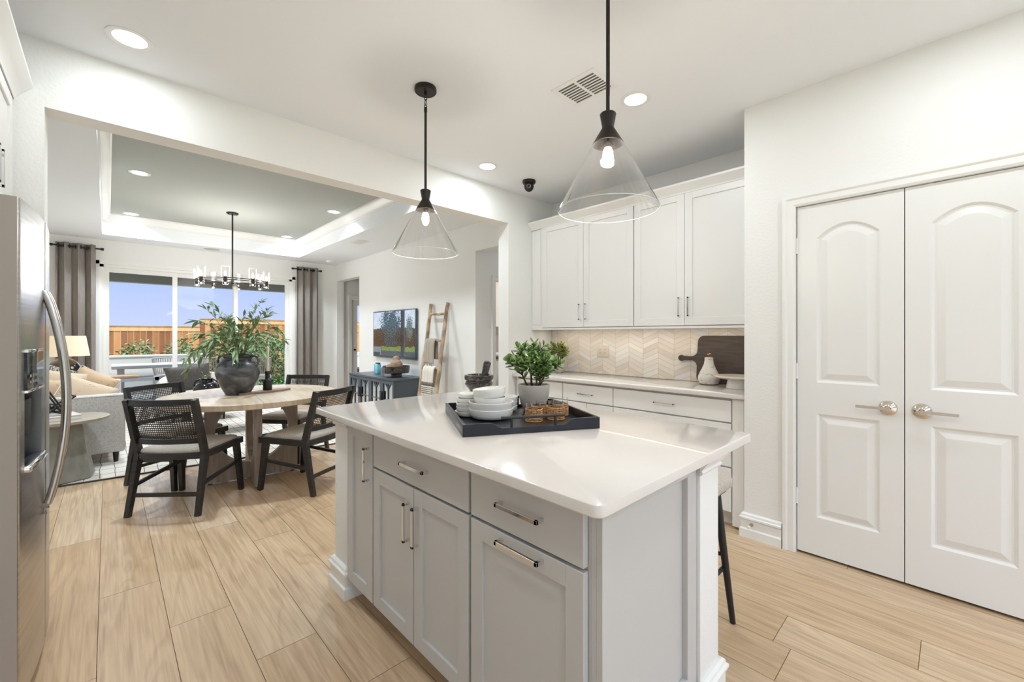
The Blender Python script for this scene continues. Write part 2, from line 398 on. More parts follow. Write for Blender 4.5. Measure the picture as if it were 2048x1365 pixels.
# hall + laundry + nook beyond the right wall
wallbox('wall_hall', (3.6, 3.80, 4.302, 4.42, 0, CZ), (4.55, 5.6, 4.302, 4.42, 0, CZ), (3.80, 4.55, 4.302, 4.42, 2.03, CZ), (3.7, 5.6, 3.0, 3.12, 0, CZ), (5.5, 5.6, 3.12, 9.0, 0, CZ))
wallbox('wall_laundry', (3.6, 5.5, 5.95, 6.05, 0, CZ), m='laund')
wallbox('ceiling', (3.6, 5.6, 3.0, 9.12, CZ, CZ+.1), m='ceil')
wallbox('wall_nook', (3.6, 5.5, 6.05, 6.15, 0, CZ))

# crown moulding in the tray: mitred frame by profile
def crown_ring(name, x0, x1, y0, y1, prof, m='trim', inward=1):
    g = G(); rs = []
    for off, z in prof:
        o = off*inward
        rs.append([Vector((x0+o, y0+o, z)), Vector((x1-o, y0+o, z)), Vector((x1-o, y1-o, z)), Vector((x0+o, y1-o, z))])
    g.rings(rs, True, False, False)
    return st(g.done(name, m, ang=20))
crown_ring('trim_1', TX0, TX1, TY0, TY1, [(0, 2.93), (.012, 2.93), (.012, 2.95), (.03, 2.96), (.06, 2.995), (.072, 3.02), (.085, 3.028), (.085, TZ)])

# pantry door casing (trim_2)
def casing_profile(): return [(0, 0), (0, .012), (.012, .018), (.04, .016), (.05, .022), (.066, .022), (.07, 0)]
def casing(name, u0, u1, ztop, plane, axis, sign):
    """casing around an opening u0..u1; axis 'y': wall plane x=plane facing sign; axis 'x': wall plane y=plane"""
    g = G(); rs = []
    for off, t in casing_profile():
        p = plane+sign*t
        pts = [(u0-off, 0), (u0-off, ztop+off), (u1+off, ztop+off), (u1+off, 0)]
        rs.append([Vector((p, a, z)) if axis == 'y' else Vector((a, p, z)) for a, z in pts])
    L = [[g.b.verts.new(p) for p in r] for r in rs]
    for a, b in zip(L, L[1:]):
        for i in range(3): g.b.faces.new((a[i], a[i+1], b[i+1], b[i]))
    return st(g.done(name, 'trim', ang=20))
casing('trim_2', -.305, .65, 2.05, 2.96, 'y', -1)
casing('trim_3', 3.80, 4.55, 2.03, 4.302, 'x', -1)
casing('trim_4', 3.80, 4.70, 2.07, 8.97, 'x', -1)
# jamb liner of the pantry opening
g = G(); g.box(2.962, 3.08, .649, .655, 0, 2.055); g.box(2.962, 3.08, -.31, -.304, 0, 2.055); g.box(2.962, 3.08, -.31, .655, 2.049, 2.055)
st(g.done('trim_5', 'trim'))
# unseen dark panel added behind the pantry doors, stands in for shade
wallbox('pantry_shade_panel', (3.30, 3.32, -.5, .82, 0, CZ), m='gap')

# baseboards by profile extruded along a path
BP = [(0, 0), (.024, 0), (.024, .052), (.017, .06), (.017, .112), (.026, .118), (.026, .128), (.018, .134), (.016, .145), (.008, .152), (0, .152)]
def base_path(name, pts, z0=0, prof=BP, m='trim', closed=False):
    """pts in plan, profile offset to the LEFT of travel direction"""
    g = G(); n = len(pts); P2 = [Vector(p) for p in pts]; nr = []
    for i in range(n):
        ds = []
        if i > 0: ds.append((P2[i]-P2[i-1]).normalized())
        if i < n-1: ds.append((P2[i+1]-P2[i]).normalized())
        ns = [Vector((-d.y, d.x)) for d in ds]
        if len(ns) == 2:
            b = (ns[0]+ns[1]); b = b/ (1+ns[0].dot(ns[1])); nr.append(b)
        else: nr.append(ns[0])
    rs = [[Vector((*(P2[i]+nr[i]*o), z0+z)) for o, z in prof] for i in range(n)]
    g.rings(rs, True, True, True)
    return st(g.done(name, m, ang=25))
base_path('baseboard_pantry', [(2.96, .722), (2.96, .933), (3.07, .933)])
base_path('baseboard_living', [(3.457, 4.36), (3.457, 7.78)])

# ---- pantry doors (door_1, door_2)
def outline(y0, y1, z0, z1, arch=0, n=14):
    pts = [(y0, z0), (y1, z0)]
    if arch == 0: pts += [(y1, z1), (y0, z1)]; return pts
    for i in range(n+1):
        t = i/n; yy = y1+(y0-y1)*t; pts.append((yy, z1+arch*(1-(2*t-1)**2)))
    return pts
def inset(pts, d):
    n = len(pts); out = []
    P2 = [Vector(p) for p in pts]
    for i in range(n):
        a = (P2[i]-P2[i-1]).normalized(); b = (P2[(i+1) % n]-P2[i]).normalized()
        na = Vector((-a.y, a.x)); nb = Vector((-b.y, b.x)); k = (na+nb)/(1+na.dot(nb)); out.append(P2[i]+k*d)
    return [tuple(p) for p in out]
def pantry_door(name, y0, y1, hinge, label):
    xf = 2.964; g = G(); b = g.b
    z0, z1 = .016, 2.046
    cy = (y0+y1)/2; hw = (y1-y0)/2-.095
    holes = [outline(cy-hw, cy+hw, .235, .835), outline(cy-hw, cy+hw, 1.016, 1.85, .07)]
    def loop(pts, x): 
        vs = [b.verts.new((x, p[0], p[1])) for p in pts]
        return vs, [b.edges.new((vs[i], vs[(i+1) % len(vs)])) for i in range(len(vs))]
    rect = [(y0, z0), (y1, z0), (y1, z1), (y0, z1)]
    ov, oe = loop(rect, xf); es = list(oe); hv = []
    for h in holes: v, e_ = loop(h, xf); hv.append(v); es += e_
    bmesh.ops.triangle_fill(b, use_beauty=True, use_dissolve=True, edges=es)
    for h, v in zip(holes, hv):
        prev = v
        for ins, dep in ((.006, .004), (.012, .009), (.020, .010), (.052, .001)):
            q = inset(h, ins); nv = [b.verts.new((xf+dep, p[0], p[1])) for p in q]
            for i in range(len(nv)):
                j = (i+1) % len(nv); b.faces.new((prev[i], prev[j], nv[j], nv[i]))
            prev = nv
        b.faces.new(prev)
    bk = [b.verts.new((xf+.035, p[0], p[1])) for p in rect]
    for i in range(4): j = (i+1) % 4; b.faces.new((ov[i], ov[j], bk[j], bk[i]))
    b.faces.new(bk)
    t = g.done(name, 'door', ang=12); st(t, label)
    # lever set
    hy = y0+.062 if hinge > 0 else y1-.062; s_ = 1 if hinge > 0 else -1
    T = Matrix.Rotation(-PI/2, 4, 'Y')
    h = G(); h.lathe([(.001, .026), (.012, .026), (.016, .02), (.034, .012), (.038, .004), (.038, 0)], (xf, hy, .907), 28, T=T)
    h.cyl((xf-.01, hy, .907), (xf-.052, hy, .907), .009)
    h.bar((xf-.05, hy-.012*s_, .907), (xf-.05, hy+.128*s_, .907), .012, .014)
    o = h.done('door_handle', 'nickel', t); o.matrix_parent_inverse = Matrix.Translation(-t.location)
    hg_y = y1+.001 if hinge > 0 else y0-.001
    for z in (.338, 1.078, 1.818):
        q = G(); q.cyl((xf-.005, hg_y, z-.045), (xf-.005, hg_y, z+.045), .006, seg=10)
        q.box(xf-.003, xf+.002, hg_y, hg_y-.03*s_ if False else hg_y+.004*s_, z-.045, z+.045)
        for dz in (-.045, -.015, .015, .045): q.cyl((xf-.005, hg_y, z+dz-.001), (xf-.005, hg_y, z+dz+.001), .0068, seg=10)
        o = q.done('hinge', 'white', t); o.matrix_parent_inverse = Matrix.Translation(-t.location)
    q = G(); q.box(xf+.002, xf+.03, cy+.10*(-s_)-.03, cy+.10*(-s_)+.03, z1, z1+.003)
    o = q.done('ball_catch', 'bronze', t); o.matrix_parent_inverse = Matrix.Translation(-t.location)
pantry_door('door_1', .178, .645, 1, 'white two panel pantry door leaf hinged at the left casing')
pantry_door('door_2', -.296, .174, -1, 'white two panel pantry door leaf at the right of the photo')
# spring door stop on baseboard
t = thing('door_stop', 'small white spring door stop screwed to the pantry baseboard', 'door stop', (2.943, .885, .088))
q = G(); q.cyl((0, 0, 0), (-.006, 0, 0), .012); q.cyl((-.006, 0, 0), (-.05, 0, .001), .005); q.done('spring', 'nickel', t)
q = G(); q.cyl((-.05, 0, .001), (-.064, 0, .001), .009); q.done('rubber_tip', 'white', t)

# ---- patio sliding door (window_1)
def slider():
    X0, X1, Zt, Y0, Y1 = -.09, 2.61, 2.375, 8.985, 9.11
    g = G()
    g.box(X0, X0+.045, Y0, Y1, 0, Zt); g.box(X1-.045, X1, Y0, Y1, 0, Zt); g.box(X0, X1, Y0, Y1, Zt-.04, Zt); g.box(X0, X1, Y0, Y1, 0, .03)
    # picture moulding round it
    for a, b2 in ((X0-.055, X0), (X1, X1+.055)): g.box(a, b2, 8.955, 8.97, 0, Zt+.05)
    g.box(X0-.055, X1+.055, 8.955, 8.97, Zt, Zt+.055)
    w1 = st(g.done('window_1', 'trim'), 'white three panel sliding patio door')
    spans = [(-.045, .845, 9.03), (.79, 1.71, 9.075), (1.655, 2.565, 9.03)]
    for i, (a, b2, y) in enumerate(spans):
        g = G(); s_ = .062
        g.box(a, a+s_, y, y+.035, .03, Zt-.04); g.box(b2-s_, b2, y, y+.035, .03, Zt-.04)
        g.box(a+s_, b2-s_, y, y+.035, Zt-.11, Zt-.04); g.box(a+s_, b2-s_, y, y+.035, .03, .13)
        f = g.done('door_panel', 'trim', w1, world=True)
        q = G(); q.box(a+s_, b2-s_, y+.014, y+.02, .13, Zt-.11); q.done('pane', 'pane', f, world=True)
        if i == 2:
            q = G(); q.tube([(b2-.03, y-.002, 1.02), (b2-.03, y-.04, 1.03), (b2-.03, y-.05, 1.1), (b2-.03, y-.04, 1.17), (b2-.03, y-.002, 1.18)], .008); q.done('pull_handle', 'white', f, world=True)
slider()
# glass door in the nook (door_3)
def nookdoor():
    g = G(); y = 9.0
    g.box(3.805, 3.935, y, y+.04, .02, 2.06); g.box(4.565, 4.695, y, y+.04, .02, 2.06); g.box(3.935, 4.565, y, y+.04, 1.93, 2.06); g.box(3.935, 4.565, y, y+.04, .02, .42)
    g.box(3.935, 4.565, y+.012, y+.028, 1.33, 1.345); g.box(3.935, 4.565, y+.012, y+.028, .82, .835)
    d = st(g.done('door_3', 'trim'), 'white glazed door to the yard in the side nook')
    q = G(); q.box(3.935, 4.565, y+.016, y+.022, .42, 1.93); q.done('pane', 'pane', d, world=True)
    q = G(); q.lathe([(.001, .05), (.022, .045), (.024, .02), (.012, .015), (.012, 0)], (3.87, y, .97), 14, T=Matrix.Rotation(PI/2, 4, 'X')); q.done('door_knob', 'bronze', d, world=True)
nookdoor()
# unseen window behind the camera, enlarged to let in fill light
def backwin():
    g = G()
    for a in (-.6, .51, 1.63, 2.74): g.box(a, a+.06, -2.8, -2.72, 0, 2.45)
    g.box(-.6, 2.8, -2.8, -2.72, 0, .06); g.box(-.6, 2.8, -2.8, -2.72, 2.39, 2.45)
    f = st(g.done('fill_window', 'trim'), 'unseen white framed glass doors behind the kitchen, enlarged for fill light')
    q = G(); q.box(-.54, 2.74, -2.765, -2.76, .06, 2.39); q.done('pane', 'pane', f, world=True)
backwin()

# ================================================================== KITCHEN
def shaker(g, plane, u0, u1, z0, z1, axis, sign, rail=.057, th=.02, rec=.009):
    """door front: frame of stiles and rails round a recessed panel. plane = front face coordinate, sign = outward direction"""
    b = plane-sign*th
    def bx(ua, ub, za, zb, f, bev=.0012):
        if axis == 'x': g.box(f, b, ua, ub, za, zb, bev, seg=1)
        else: g.box(ua, ub, f, b, za, zb, bev, seg=1)
    bx(u0, u0+rail, z0, z1, plane); bx(u1-rail, u1, z0, z1, plane)
    bx(u0+rail, u1-rail, z1-rail, z1, plane); bx(u0+rail, u1-rail, z0, z0+rail, plane)
    bx(u0+rail, u1-rail, z0+rail, z1-rail, plane-sign*rec, 0)
def slab(g, plane, u0, u1, z0, z1, axis, sign, th=.02):
    b = plane-sign*th
    if axis == 'x': g.box(plane, b, u0, u1, z0, z1, .0015, seg=1)
    else: g.box(u0, u1, plane, b, z0, z1, .0015, seg=1)
def pull(parent, plane, uc, zc, L, vertical, axis='x', sign=-1, m='chrome', w=.012):
    g = G(); f = plane+sign*.030; h = L/2
    def bx(a0, a1, ua, ub, za, zb):
        if axis == 'x': g.box(a0, a1, ua, ub, za, zb, .001, seg=1)
        else: g.box(ua, ub, a0, a1, za, zb, .001, seg=1)
    if vertical:
        bx(f, f-sign*.008, uc-w/2, uc+w/2, zc-h, zc+h)
        for s_ in (-1, 1): bx(f, plane, uc-w/2, uc+w/2, zc+s_*h, zc+s_*(h-.010))
    else:
        bx(f, f-sign*.008, uc-h, uc+h, zc-w/2, zc+w/2)
        for s_ in (-1, 1): bx(f, plane, uc+s_*h, uc+s_*(h-.010), zc-w/2, zc+w/2)
    return g.done('handle', m, parent, world=True)

# ---- island: pony wall, grey cabinets, counter
wallbox('wall_island', (.85, 1.56, 2.06, 2.215, 0, .878), (1.405, 1.56, .575, 2.06, 0, .878), bev=.006)
base_path('baseboard_island', [(1.40, .575), (1.56, .575), (1.56, 2.215), (.85, 2.215), (.85, 2.06), (.98, 2.06)][::-1])
CP = [(0, 0), (.006, .002), (.010, .010), (.006, .016), (.010, .022), (.022, .040), (.026, .044), (.026, .052), (0, .052)]
base_path('trim_6', [(1.40, .575), (1.56, .575), (1.56, 2.215), (.85, 2.215), (.85, 2.06), (.865, 2.06)][::-1], z0=.828, prof=CP)

XF = .84
def island_unit(name, label, y0, y1, parts):
    t = thing(name, label, 'cabinet', (1.12, (y0+y1)/2, 0), group='grey island base cabinets')
    g = G(); g.box(XF+.022, 1.395, y0-.004, y1+.004, .105, .878); g.done('body', 'cabg', t, world=True)
    g = G(); g.box(XF+.095, 1.39, y0-.004, y1+.004, 0, .105); g.done('toe_kick', 'cabg', t, world=True)
    for p in parts:
        g = G(); kind, a, b, za, zb, hk = p
        if kind == 'door': shaker(g, XF, a, b, za, zb, 'x', -1)
        else: slab(g, XF, a, b, za, zb, 'x', -1)
        d = g.done('door' if kind == 'door' else 'drawer', 'cabg', t, world=True)
        if hk: pull(d, XF, *hk)
    return t
island_unit('narrow_base_cabinet', 'narrow grey island cabinet door beside the white corner post', 1.764, 2.035, [('door', 1.768, 2.03, .108, .868, (1.80, .716, .15, True))])
island_unit('double_door_base_cabinet', 'wide grey island cabinet with one drawer over two doors', 1.078, 1.760,
            [('drawer', 1.083, 1.756, .716, .868, (1.40, .793, .17, False)), ('door', 1.424, 1.756, .108, .706, (1.452, .572, .15, True)), ('door', 1.083, 1.418, .108, .706, (1.388, .572, .15, True))])
island_unit('pull_out_base_cabinet', 'grey island cabinet nearest the camera with drawer above horizontal pull door', .622, 1.074,
            [('drawer', .626, 1.069, .716, .868, (.84, .796, .17, False)), ('door', .626, 1.069, .108, .706, (.84, .686, .17, False))])
# end panel
t = thing('island_end_panel', 'grey recessed end panel of the island facing the pantry aisle', 'panel', (1.12, .60, 0))
g = G(); g.box(XF+.022, 1.397, .604, .6175, 0, .878); g.done('panel', 'cabg', t, world=True)
g = G()
for a, b in ((.862, .905), (1.335, 1.398)): g.box(a, b, .586, .604, 0, .878, .001, seg=1)
g.box(.905, 1.335, .586, .604, .836, .878, .001, seg=1); g.box(.905, 1.335, .586, .604, 0, .19, .001, seg=1)
g.done('frame', 'cabg', t, world=True)
# counter with eased round corners
def slabtop(name, x0, x1, y0, y1, z0, z1, r, m):
    g = G(); e_ = .004
    def ring(o, z):
        pts = []
        for cx, cy, a0 in ((x1-r, y0+r, -PI/2), (x1-r, y1-r, 0), (x0+r, y1-r, PI/2), (x0+r, y0+r, PI)):
            for i in range(7):
                a = a0+PI/2*i/6; pts.append(Vector((cx+(r-o)*math.cos(a), cy+(r-o)*math.sin(a), z)))
        return pts
    g.rings([ring(e_, z0), ring(0, z0+e_), ring(0, z1-e_), ring(e_*.3, z1-e_*.3), ring(e_, z1)])
    return g.done(name, m, ang=40)
tag(slabtop('island_countertop', .782, 1.803, .538, 2.312, .879, .910, .028, 'quartz'), 'polished white quartz countertop on the grey kitchen island', 'countertop')

# ---- counter stool behind the island post
t = thing('counter_stool', 'counter stool with oatmeal seat and black tapered legs behind the island', 'stool', (1.845, .885, 0))
g = G(); g.box(-.20, .20, -.20, .20, .60, .652, .02, seg=3); g.done('seat', 'beige', t)
g = G(); g.box(-.175, .175, -.175, .175, .582, .6, .004); g.done('seat_base', 'black', t)
for i, (a, b) in enumerate(((1, -1), (1, 1), (-1, -1), (-1, 1))):
    g = G(); g.cyl((a*.14, b*.14, .6), (a*.178, b*.20, 0), .019, .012, 14); g.done('leg', 'black', t)
g = G()
for p, q in (((.158, -.165, .3), (.158, .165, .3)), ((-.158, -.165, .3), (-.158, .165, .3)), ((-.158, -.165, .24), (.158, -.165, .24)), ((-.158, .165, .24), (.158, .165, .24))): g.cyl(p, q, .009)
g.done('foot_rail', 'black', t)

# ---- back run: base cabinets
XB = 3.0
def base_unit(name, label, y0, y1, parts):
    t = thing(name, label, 'cabinet', (3.3, (y0+y1)/2, 0), group='white base cabinets under the greige counter')
    g = G(); g.box(XB+.022, 3.584, y0, y1, .105, .868); g.done('body', 'cabw', t, world=True)
    g = G(); g.box(XB+.09, 3.58, y0, y1, 0, .105); g.done('toe_kick', 'cabw', t, world=True)
    for kind, a, b, za, zb, hk in parts:
        g = G()
        if kind == 'door': shaker(g, XB, a, b, za, zb, 'x', -1)
        else: slab(g, XB, a, b, za, zb, 'x', -1)
        d = g.done(kind, 'cabw', t, world=True)
        if hk: pull(d, XB, *hk, w=.009)
base_unit('drawer_base_cabinet', 'white base cabinet with stacked drawers next to the pantry wall', 1.022, 1.938,
          [('drawer', 1.027, 1.934, .706, .852, (1.49, .783, .16, False)), ('drawer', 1.027, 1.934, .408, .696, (1.49, .60, .16, False)), ('drawer', 1.027, 1.934, .108, .398, (1.49, .30, .16, False))])
base_unit('drawer_door_base_cabinet', 'middle white base cabinet with one drawer above two doors', 1.938, 2.470,
          [('drawer', 1.942, 2.466, .706, .852, (2.205, .776, .16, False)), ('door', 1.942, 2.202, .108, .696, (2.17, .59, .13, True)), ('door', 2.206, 2.466, .108, .696, (2.24, .59, .13, True))])
base_unit('corner_base_cabinet', 'white base cabinet at the header wall end behind the jade plant', 2.470, 3.095,
          [('drawer', 2.474, 3.04, .706, .852, (2.76, .776, .16, False)), ('door', 2.474, 3.04, .108, .696, (2.51, .59, .13, True))])
g = G(); g.box(XB+.004, XB+.024, .936, 1.020, .02, .868); g.box(XB+.001, XB+.006, .95, 1.006, .11, .86)
tag(g.done('filler_panel', 'cabw'), 'narrow white filler strip between base drawers and pantry wall corner', 'panel')
tag(slabtop('back_countertop', 2.968, 3.583, .935, 3.103, .869, .898, .003, 'quartz2'), 'greige quartz countertop along the chevron backsplash wall', 'countertop')

# ---- chevron backsplash
def backsplash():
    g = G(); x = 3.584; z0, z1 = .900, 1.345; W = .1475; y0, y1 = .935, 3.10; P = .047; D = .066
    g.box(x-.0035, x, y0, y1, z0, z1, col=lin((196, 184, 166)))
    c0 = 1.545-10*W; k = 0
    cols = [(c0+i*W) for i in range(24)]
    q = random.Random(3)
    for i, ya in enumerate(cols):
        yb = ya+W
        if yb < y0 or ya > y1: continue
        s_ = 1 if i % 2 else -1
        a, b = max(ya+.001, y0), min(yb-.001, y1)
        za = z0-D-.05
        while za < z1+D:
            f = lambda y: za+(D*(y-ya)/W if s_ > 0 else D*(yb-y)/W)
            pts = [(a, f(a)+.001), (b, f(b)+.001), (b, f(b)+P-.001), (a, f(a)+P-.001)]
            # clip to band
            def clip(pts, lim, keep_above):
                out = []
                for m_ in range(len(pts)):
                    p, r = pts[m_], pts[(m_+1) % len(pts)]
                    ip = (p[1] >= lim) == keep_above; ir = (r[1] >= lim) == keep_above
                    if ip: out.append(p)
                    if ip != ir:
                        u = (lim-p[1])/(r[1]-p[1]); out.append((p[0]+(r[0]-p[0])*u, lim))
                return out
            pts = clip(pts, z0, True)
            if len(pts) > 2: pts = clip(pts, z1, False)
            if len(pts) > 2:
                v = q.random(); base = (236, 229, 219) if v < .5 else (230, 221, 209) if v < .8 else (240, 236, 230) if v < .93 else (228, 228, 229)
                j = q.uniform(-5, 5); g.face([(x-.006, p[0], p[1]) for p in pts], lin(tuple(c+j for c in base)))
            za += P
    return st(g.done('wall_backsplash', 'tile', smooth=False, recalc=False), 'chevron marble tile backsplash')
backsplash()
# outlets
for yc, lab in ((2.425, 'white double outlet plate set in the chevron backsplash'),):
    t = thing('wall_outlet', lab, 'outlet', (3.577, yc, 1.13))
    g = G(); g.box(-.006, 0, -.07, .07, -.058, .058, .003); g.done('cover_plate', 'cream', t)
    for dy in (-.028, .028):
        g = G(); g.box(-.009, -.005, dy-.017, dy+.017, -.034, .034, .002); g.done('socket', 'cream', t)
        for dz in (-.018, .014):
            for k in (-.006, .006):
                g = G(); g.box(-.0098, -.0088, dy+k-.001, dy+k+.001, dz-.003, dz+.006); g.done('slot', 'gap', t)

# ---- upper cabinets
XU = 3.25
def upper(name, label, y0, y1, ym, hs):
    t = thing(name, label, 'cabinet', (3.42, (y0+y1)/2, 1.36), group='white upper cabinets')
    g = G(); g.box(XU+.022, 3.583, y0+.0005, y1-.0005, 1.36, 2.42); g.done('body', 'cabw', t, world=True)
    for (a, b), hy in zip(((ym+.0015, y1-.003), (y0+.003, ym-.0015)), hs):
        g = G(); shaker(g, XU, a, b, 1.366, 2.405, 'x', -1, rail=.06); d = g.done('door', 'cabw', t, world=True)
        pull(d, XU, hy, 1.51, .15, True, w=.01)
upper('wall_cabinet', 'white shaker double door upper cabinet nearest the dining opening', 1.897, 2.952, 2.424, (2.462, 2.388))
upper('wall_cabinet', 'white shaker double door upper cabinet nearest the pantry wall', .940, 1.893, 1.454, (1.492, 1.418))
g = G(); g.box(XU+.012, XU+.03, 2.954, 3.103, 1.36, 2.42); g.box(XU+.006, XU+.012, 2.975, 3.085, 1.40, 2.38)
tag(g.done('filler_panel', 'cabw'), 'tall white fluted filler strip between upper cabinets and header wall', 'panel')
def crown_run(name, pts, z0, prof, m='cabw'): return base_path(name, pts, z0, prof, m)
KR = [(0, 0), (.004, 0), (.006, .012), (.02, .03), (.045, .055), (.05, .06), (.05, .075), (0, .075)]
o = base_path('trim_7', [(XU, .936), (XU, 3.102)], 2.395, KR, 'cabw')
g = G(); g.box(XU, 3.583, .936, 3.102, 2.42, 2.43); tag(g.done('cabinet_top_panel', 'cabw'), 'flat white top over the upper cabinets behind their crown', 'panel')
g = G(); g.box(XU+.004, XU+.022, .94, 3.10, 1.342, 1.36); tag(g.done('light_rail', 'cabw'), 'slim white light rail under the upper cabinets', 'trim rail')
t = thing('under_cabinet_light', 'slim warm light strip under the white upper cabinets', 'light', (3.42, 2.02, 1.352))
g = G(); g.box(-.03, .03, -1.02, 1.02, 0, .008); g.done('housing', 'white', t)
g = G(); g.box(-.022, .022, -1.0, 1.0, -.002, 0); g.done('diffuser', emis('strip_glow', (1, .84, .62), 3), t)
light('strip_lamp', 'AREA', (0, 0, -.006), UNDER, (1, .88, .75), .05, (0, 0, 0), t, sy=2.0)

# ---- recessed ceiling lights
def can(x, y, z, r=.092, E=CAN_K, label='', group=None, col=WARM, spread=None):
    t = thing('recessed_light', label, 'ceiling light', (x, y, z), group=group)
    g = G(); g.lathe([(r, 0), (r, -.004), (r*.92, -.006), (r*.72, -.003), (r*.70, 0)], seg=40); g.done('trim_ring', 'white', t)
    g = G(); g.lathe([(1e-4, -.0022), (r*.70, -.0022)], seg=40); g.done('diffuser', 'can', t)
    light('lamp', 'AREA', (0, 0, -.012), E, col, r*1.3, (0, 0, 0), t, spread=spread)
    return t
can(.079, 2.797, CZ, E=CAN_K*.45, label='recessed ceiling light at upper left near the header wall')
can(2.354, 1.359, CZ, label='recessed ceiling light beside the kitchen air vent')
can(2.367, 2.781, CZ, E=CAN_K*.7, label='recessed ceiling light between the two pendants by the header')
for x, y in ((.08, 1.36), (.08, -.1), (2.35, -.1), (.08, -1.55), (2.35, -1.55), (1.2, -1.55)):  # ceiling lights out of view, added to light the kitchen
    can(x, y, CZ, E=CAN_K*(.65 if x < 1 else .8), label='unseen recessed ceiling light added to brighten the kitchen', group='added kitchen lights out of view')
for (x, y), l in zip(((.25, 6.11), (.243, 8.26), (2.335, 6.12), (2.32, 8.26)), ('nearer left recessed light in the grey tray ceiling', 'farther left recessed light in the grey tray ceiling', 'nearer right recessed light in the grey tray ceiling', 'farther right recessed light in the grey tray ceiling')):
    can(x, y, TZ, E=CAN_L, label=l, col=(.80, .92, 1.0), spread=2.2)
for x, y in ((.25, 4.1), (2.33, 4.1)):
    can(x, y, TZ, E=CAN_L, label='recessed tray light hidden above the header wall', col=(.80, .92, 1.0), spread=2.2, group='tray lights behind the header')

# ---- kitchen vent
t = thing('ceiling_vent', 'white slotted metal air vent in the kitchen ceiling behind the pendant rod', 'vent', (2.03, 1.505, CZ))
g = G(); X, Y = .125, .155
g.box(-X, -X+.028, -Y, Y, -.005, 0); g.box(X-.028, X, -Y, Y, -.005, 0); g.box(-X+.028, X-.028, -Y, -Y+.03, -.005, 0); g.box(-X+.028, X-.028, Y-.03, Y, -.005, 0)
g.box(-X+.028, X-.028, -.008, .008, -.005, 0); g.done('frame', 'white', t)
g = G(); g.box(-X+.01, X-.01, -Y+.01, Y-.01, -.0012, -.0004); g.done('duct', 'vdark', t)
n = 8; wv = (2*X-.056)/n
for i in range(n+1):
    xx = -X+.028+i*wv
    g = G()
    for a, b in ((-Y+.03, -.008), (.008, Y-.03)): g.box(xx-.004, xx+.004, a, b, -.0045, -.001)
    g.done('slat', 'white', t)
# dome security camera
t = thing('security_camera', 'small dark dome security camera on the kitchen ceiling corner', 'camera', (2.872, 2.772, CZ))
g = G(); g.lathe([(.001, 0), (.062, 0), (.064, -.012), (.058, -.026), (.046, -.03), (.001, -.03)], seg=30); g.done('base', 'bronze', t)
g = G(); g.ball((0, 0, -.05), .046, sz=1.15, seg=28); b = g.done('dome', 'bronze', t)
d = Vector((-.72, -.62, -.3)).normalized(); q = d.to_track_quat('Z', 'Y').to_matrix().to_4x4()
g = G(); g.lathe([(.001, .052), (.014, .052), (.02, .05), (.022, .044), (.024, .03)], (0, 0, -.05), 22, T=q); g.done('lens_ring', 'steeld', b)
g = G(); g.lathe([(.001, .056), (.010, .054), (.012, .05)], (0, 0, -.05), 18, T=q); g.done('lens', 'jug', b)

# ---- pendants
def pendant(x, y, label):
    t = thing('pendant_light', label, 'pendant light', (x, y, CZ), group='clear glass cone pendants over the island')
    g = G(); g.lathe([(.001, 0), (.062, 0), (.064, -.006), (.064, -.022), (.058, -.028), (.001, -.028)], seg=36); g.lathe([(.008, -.026), (.008, -.045), (.001, -.046)], seg=12)
    g.done('canopy', 'bronze', t)
    g = G()
    for k in range(3):
        pts = []
        for i in range(14):
            a = 2*PI*i/14; u, v = .0085*math.cos(a), .018*math.sin(a)
            pts.append((u, 0, -.058-k*.027+v) if k % 2 == 0 else (0, u, -.058-k*.027+v))
        g.tube(pts, .0022, 6, closed=True)
    g.done('chain', 'bronze', t)
    z = lambda w_: w_-CZ
    g = G(); g.cyl((0, 0, z(2.622)), (0, 0, z(2.138)), .0075, seg=14); g.lathe([(.0075, z(2.60)), (.0095, z(2.605)), (.0095, z(2.62)), (.004, z(2.632))], seg=14); g.done('rod', 'bronze', t)
    g = G(); g.lathe([(.001, z(2.142)), (.028, z(2.142)), (.031, z(2.138)), (.0295, z(2.13)), (.0225, z(2.092)), (.0225, z(2.086)), (.059, z(2.024)), (.056, z(2.024)), (.02, z(2.08)), (.001, z(2.08))], seg=44); g.done('cap', 'bronze', t)
    g = G(); g.lathe([(.055, z(2.026)), (.060, z(2.020)), (.190, z(1.775)), (.1915, z(1.771)), (.189, z(1.771))], seg=72); gs_ = g.done('glass_shade', 'shadeglass', t)
    g = G(); g.tube([(.1905*math.cos(2*PI*i/72), .1905*math.sin(2*PI*i/72), z(1.771)) for i in range(72)], .0013, 5, closed=True); g.done('rim_glint', 'edge', gs_)  # white tube paints the bright line reflected along the rim
    g = G(); g.lathe([(.001, z(2.075)), (.017, z(2.075)), (.017, z(2.02)), (.014, z(2.01)), (.001, z(2.01))], seg=20); g.done('socket', 'bronze', t)
    g = G(); g.lathe([(.012, z(2.012)), (.019, z(1.995)), (.021, z(1.975)), (.019, z(1.952)), (.010, z(1.938)), (.001, z(1.934))], seg=20); g.done('bulb', 'bulb', t)
    light('lamp', 'POINT', (0, 0, z(1.925)), PEND, (1, .90, .80), .03, parent=t)
    return t
pendant(1.352, 2.15, 'glass cone pendant farther from the camera with its ceiling canopy in view')
pendant(1.390, .92, 'large glass cone pendant nearest the camera hanging on a black rod')

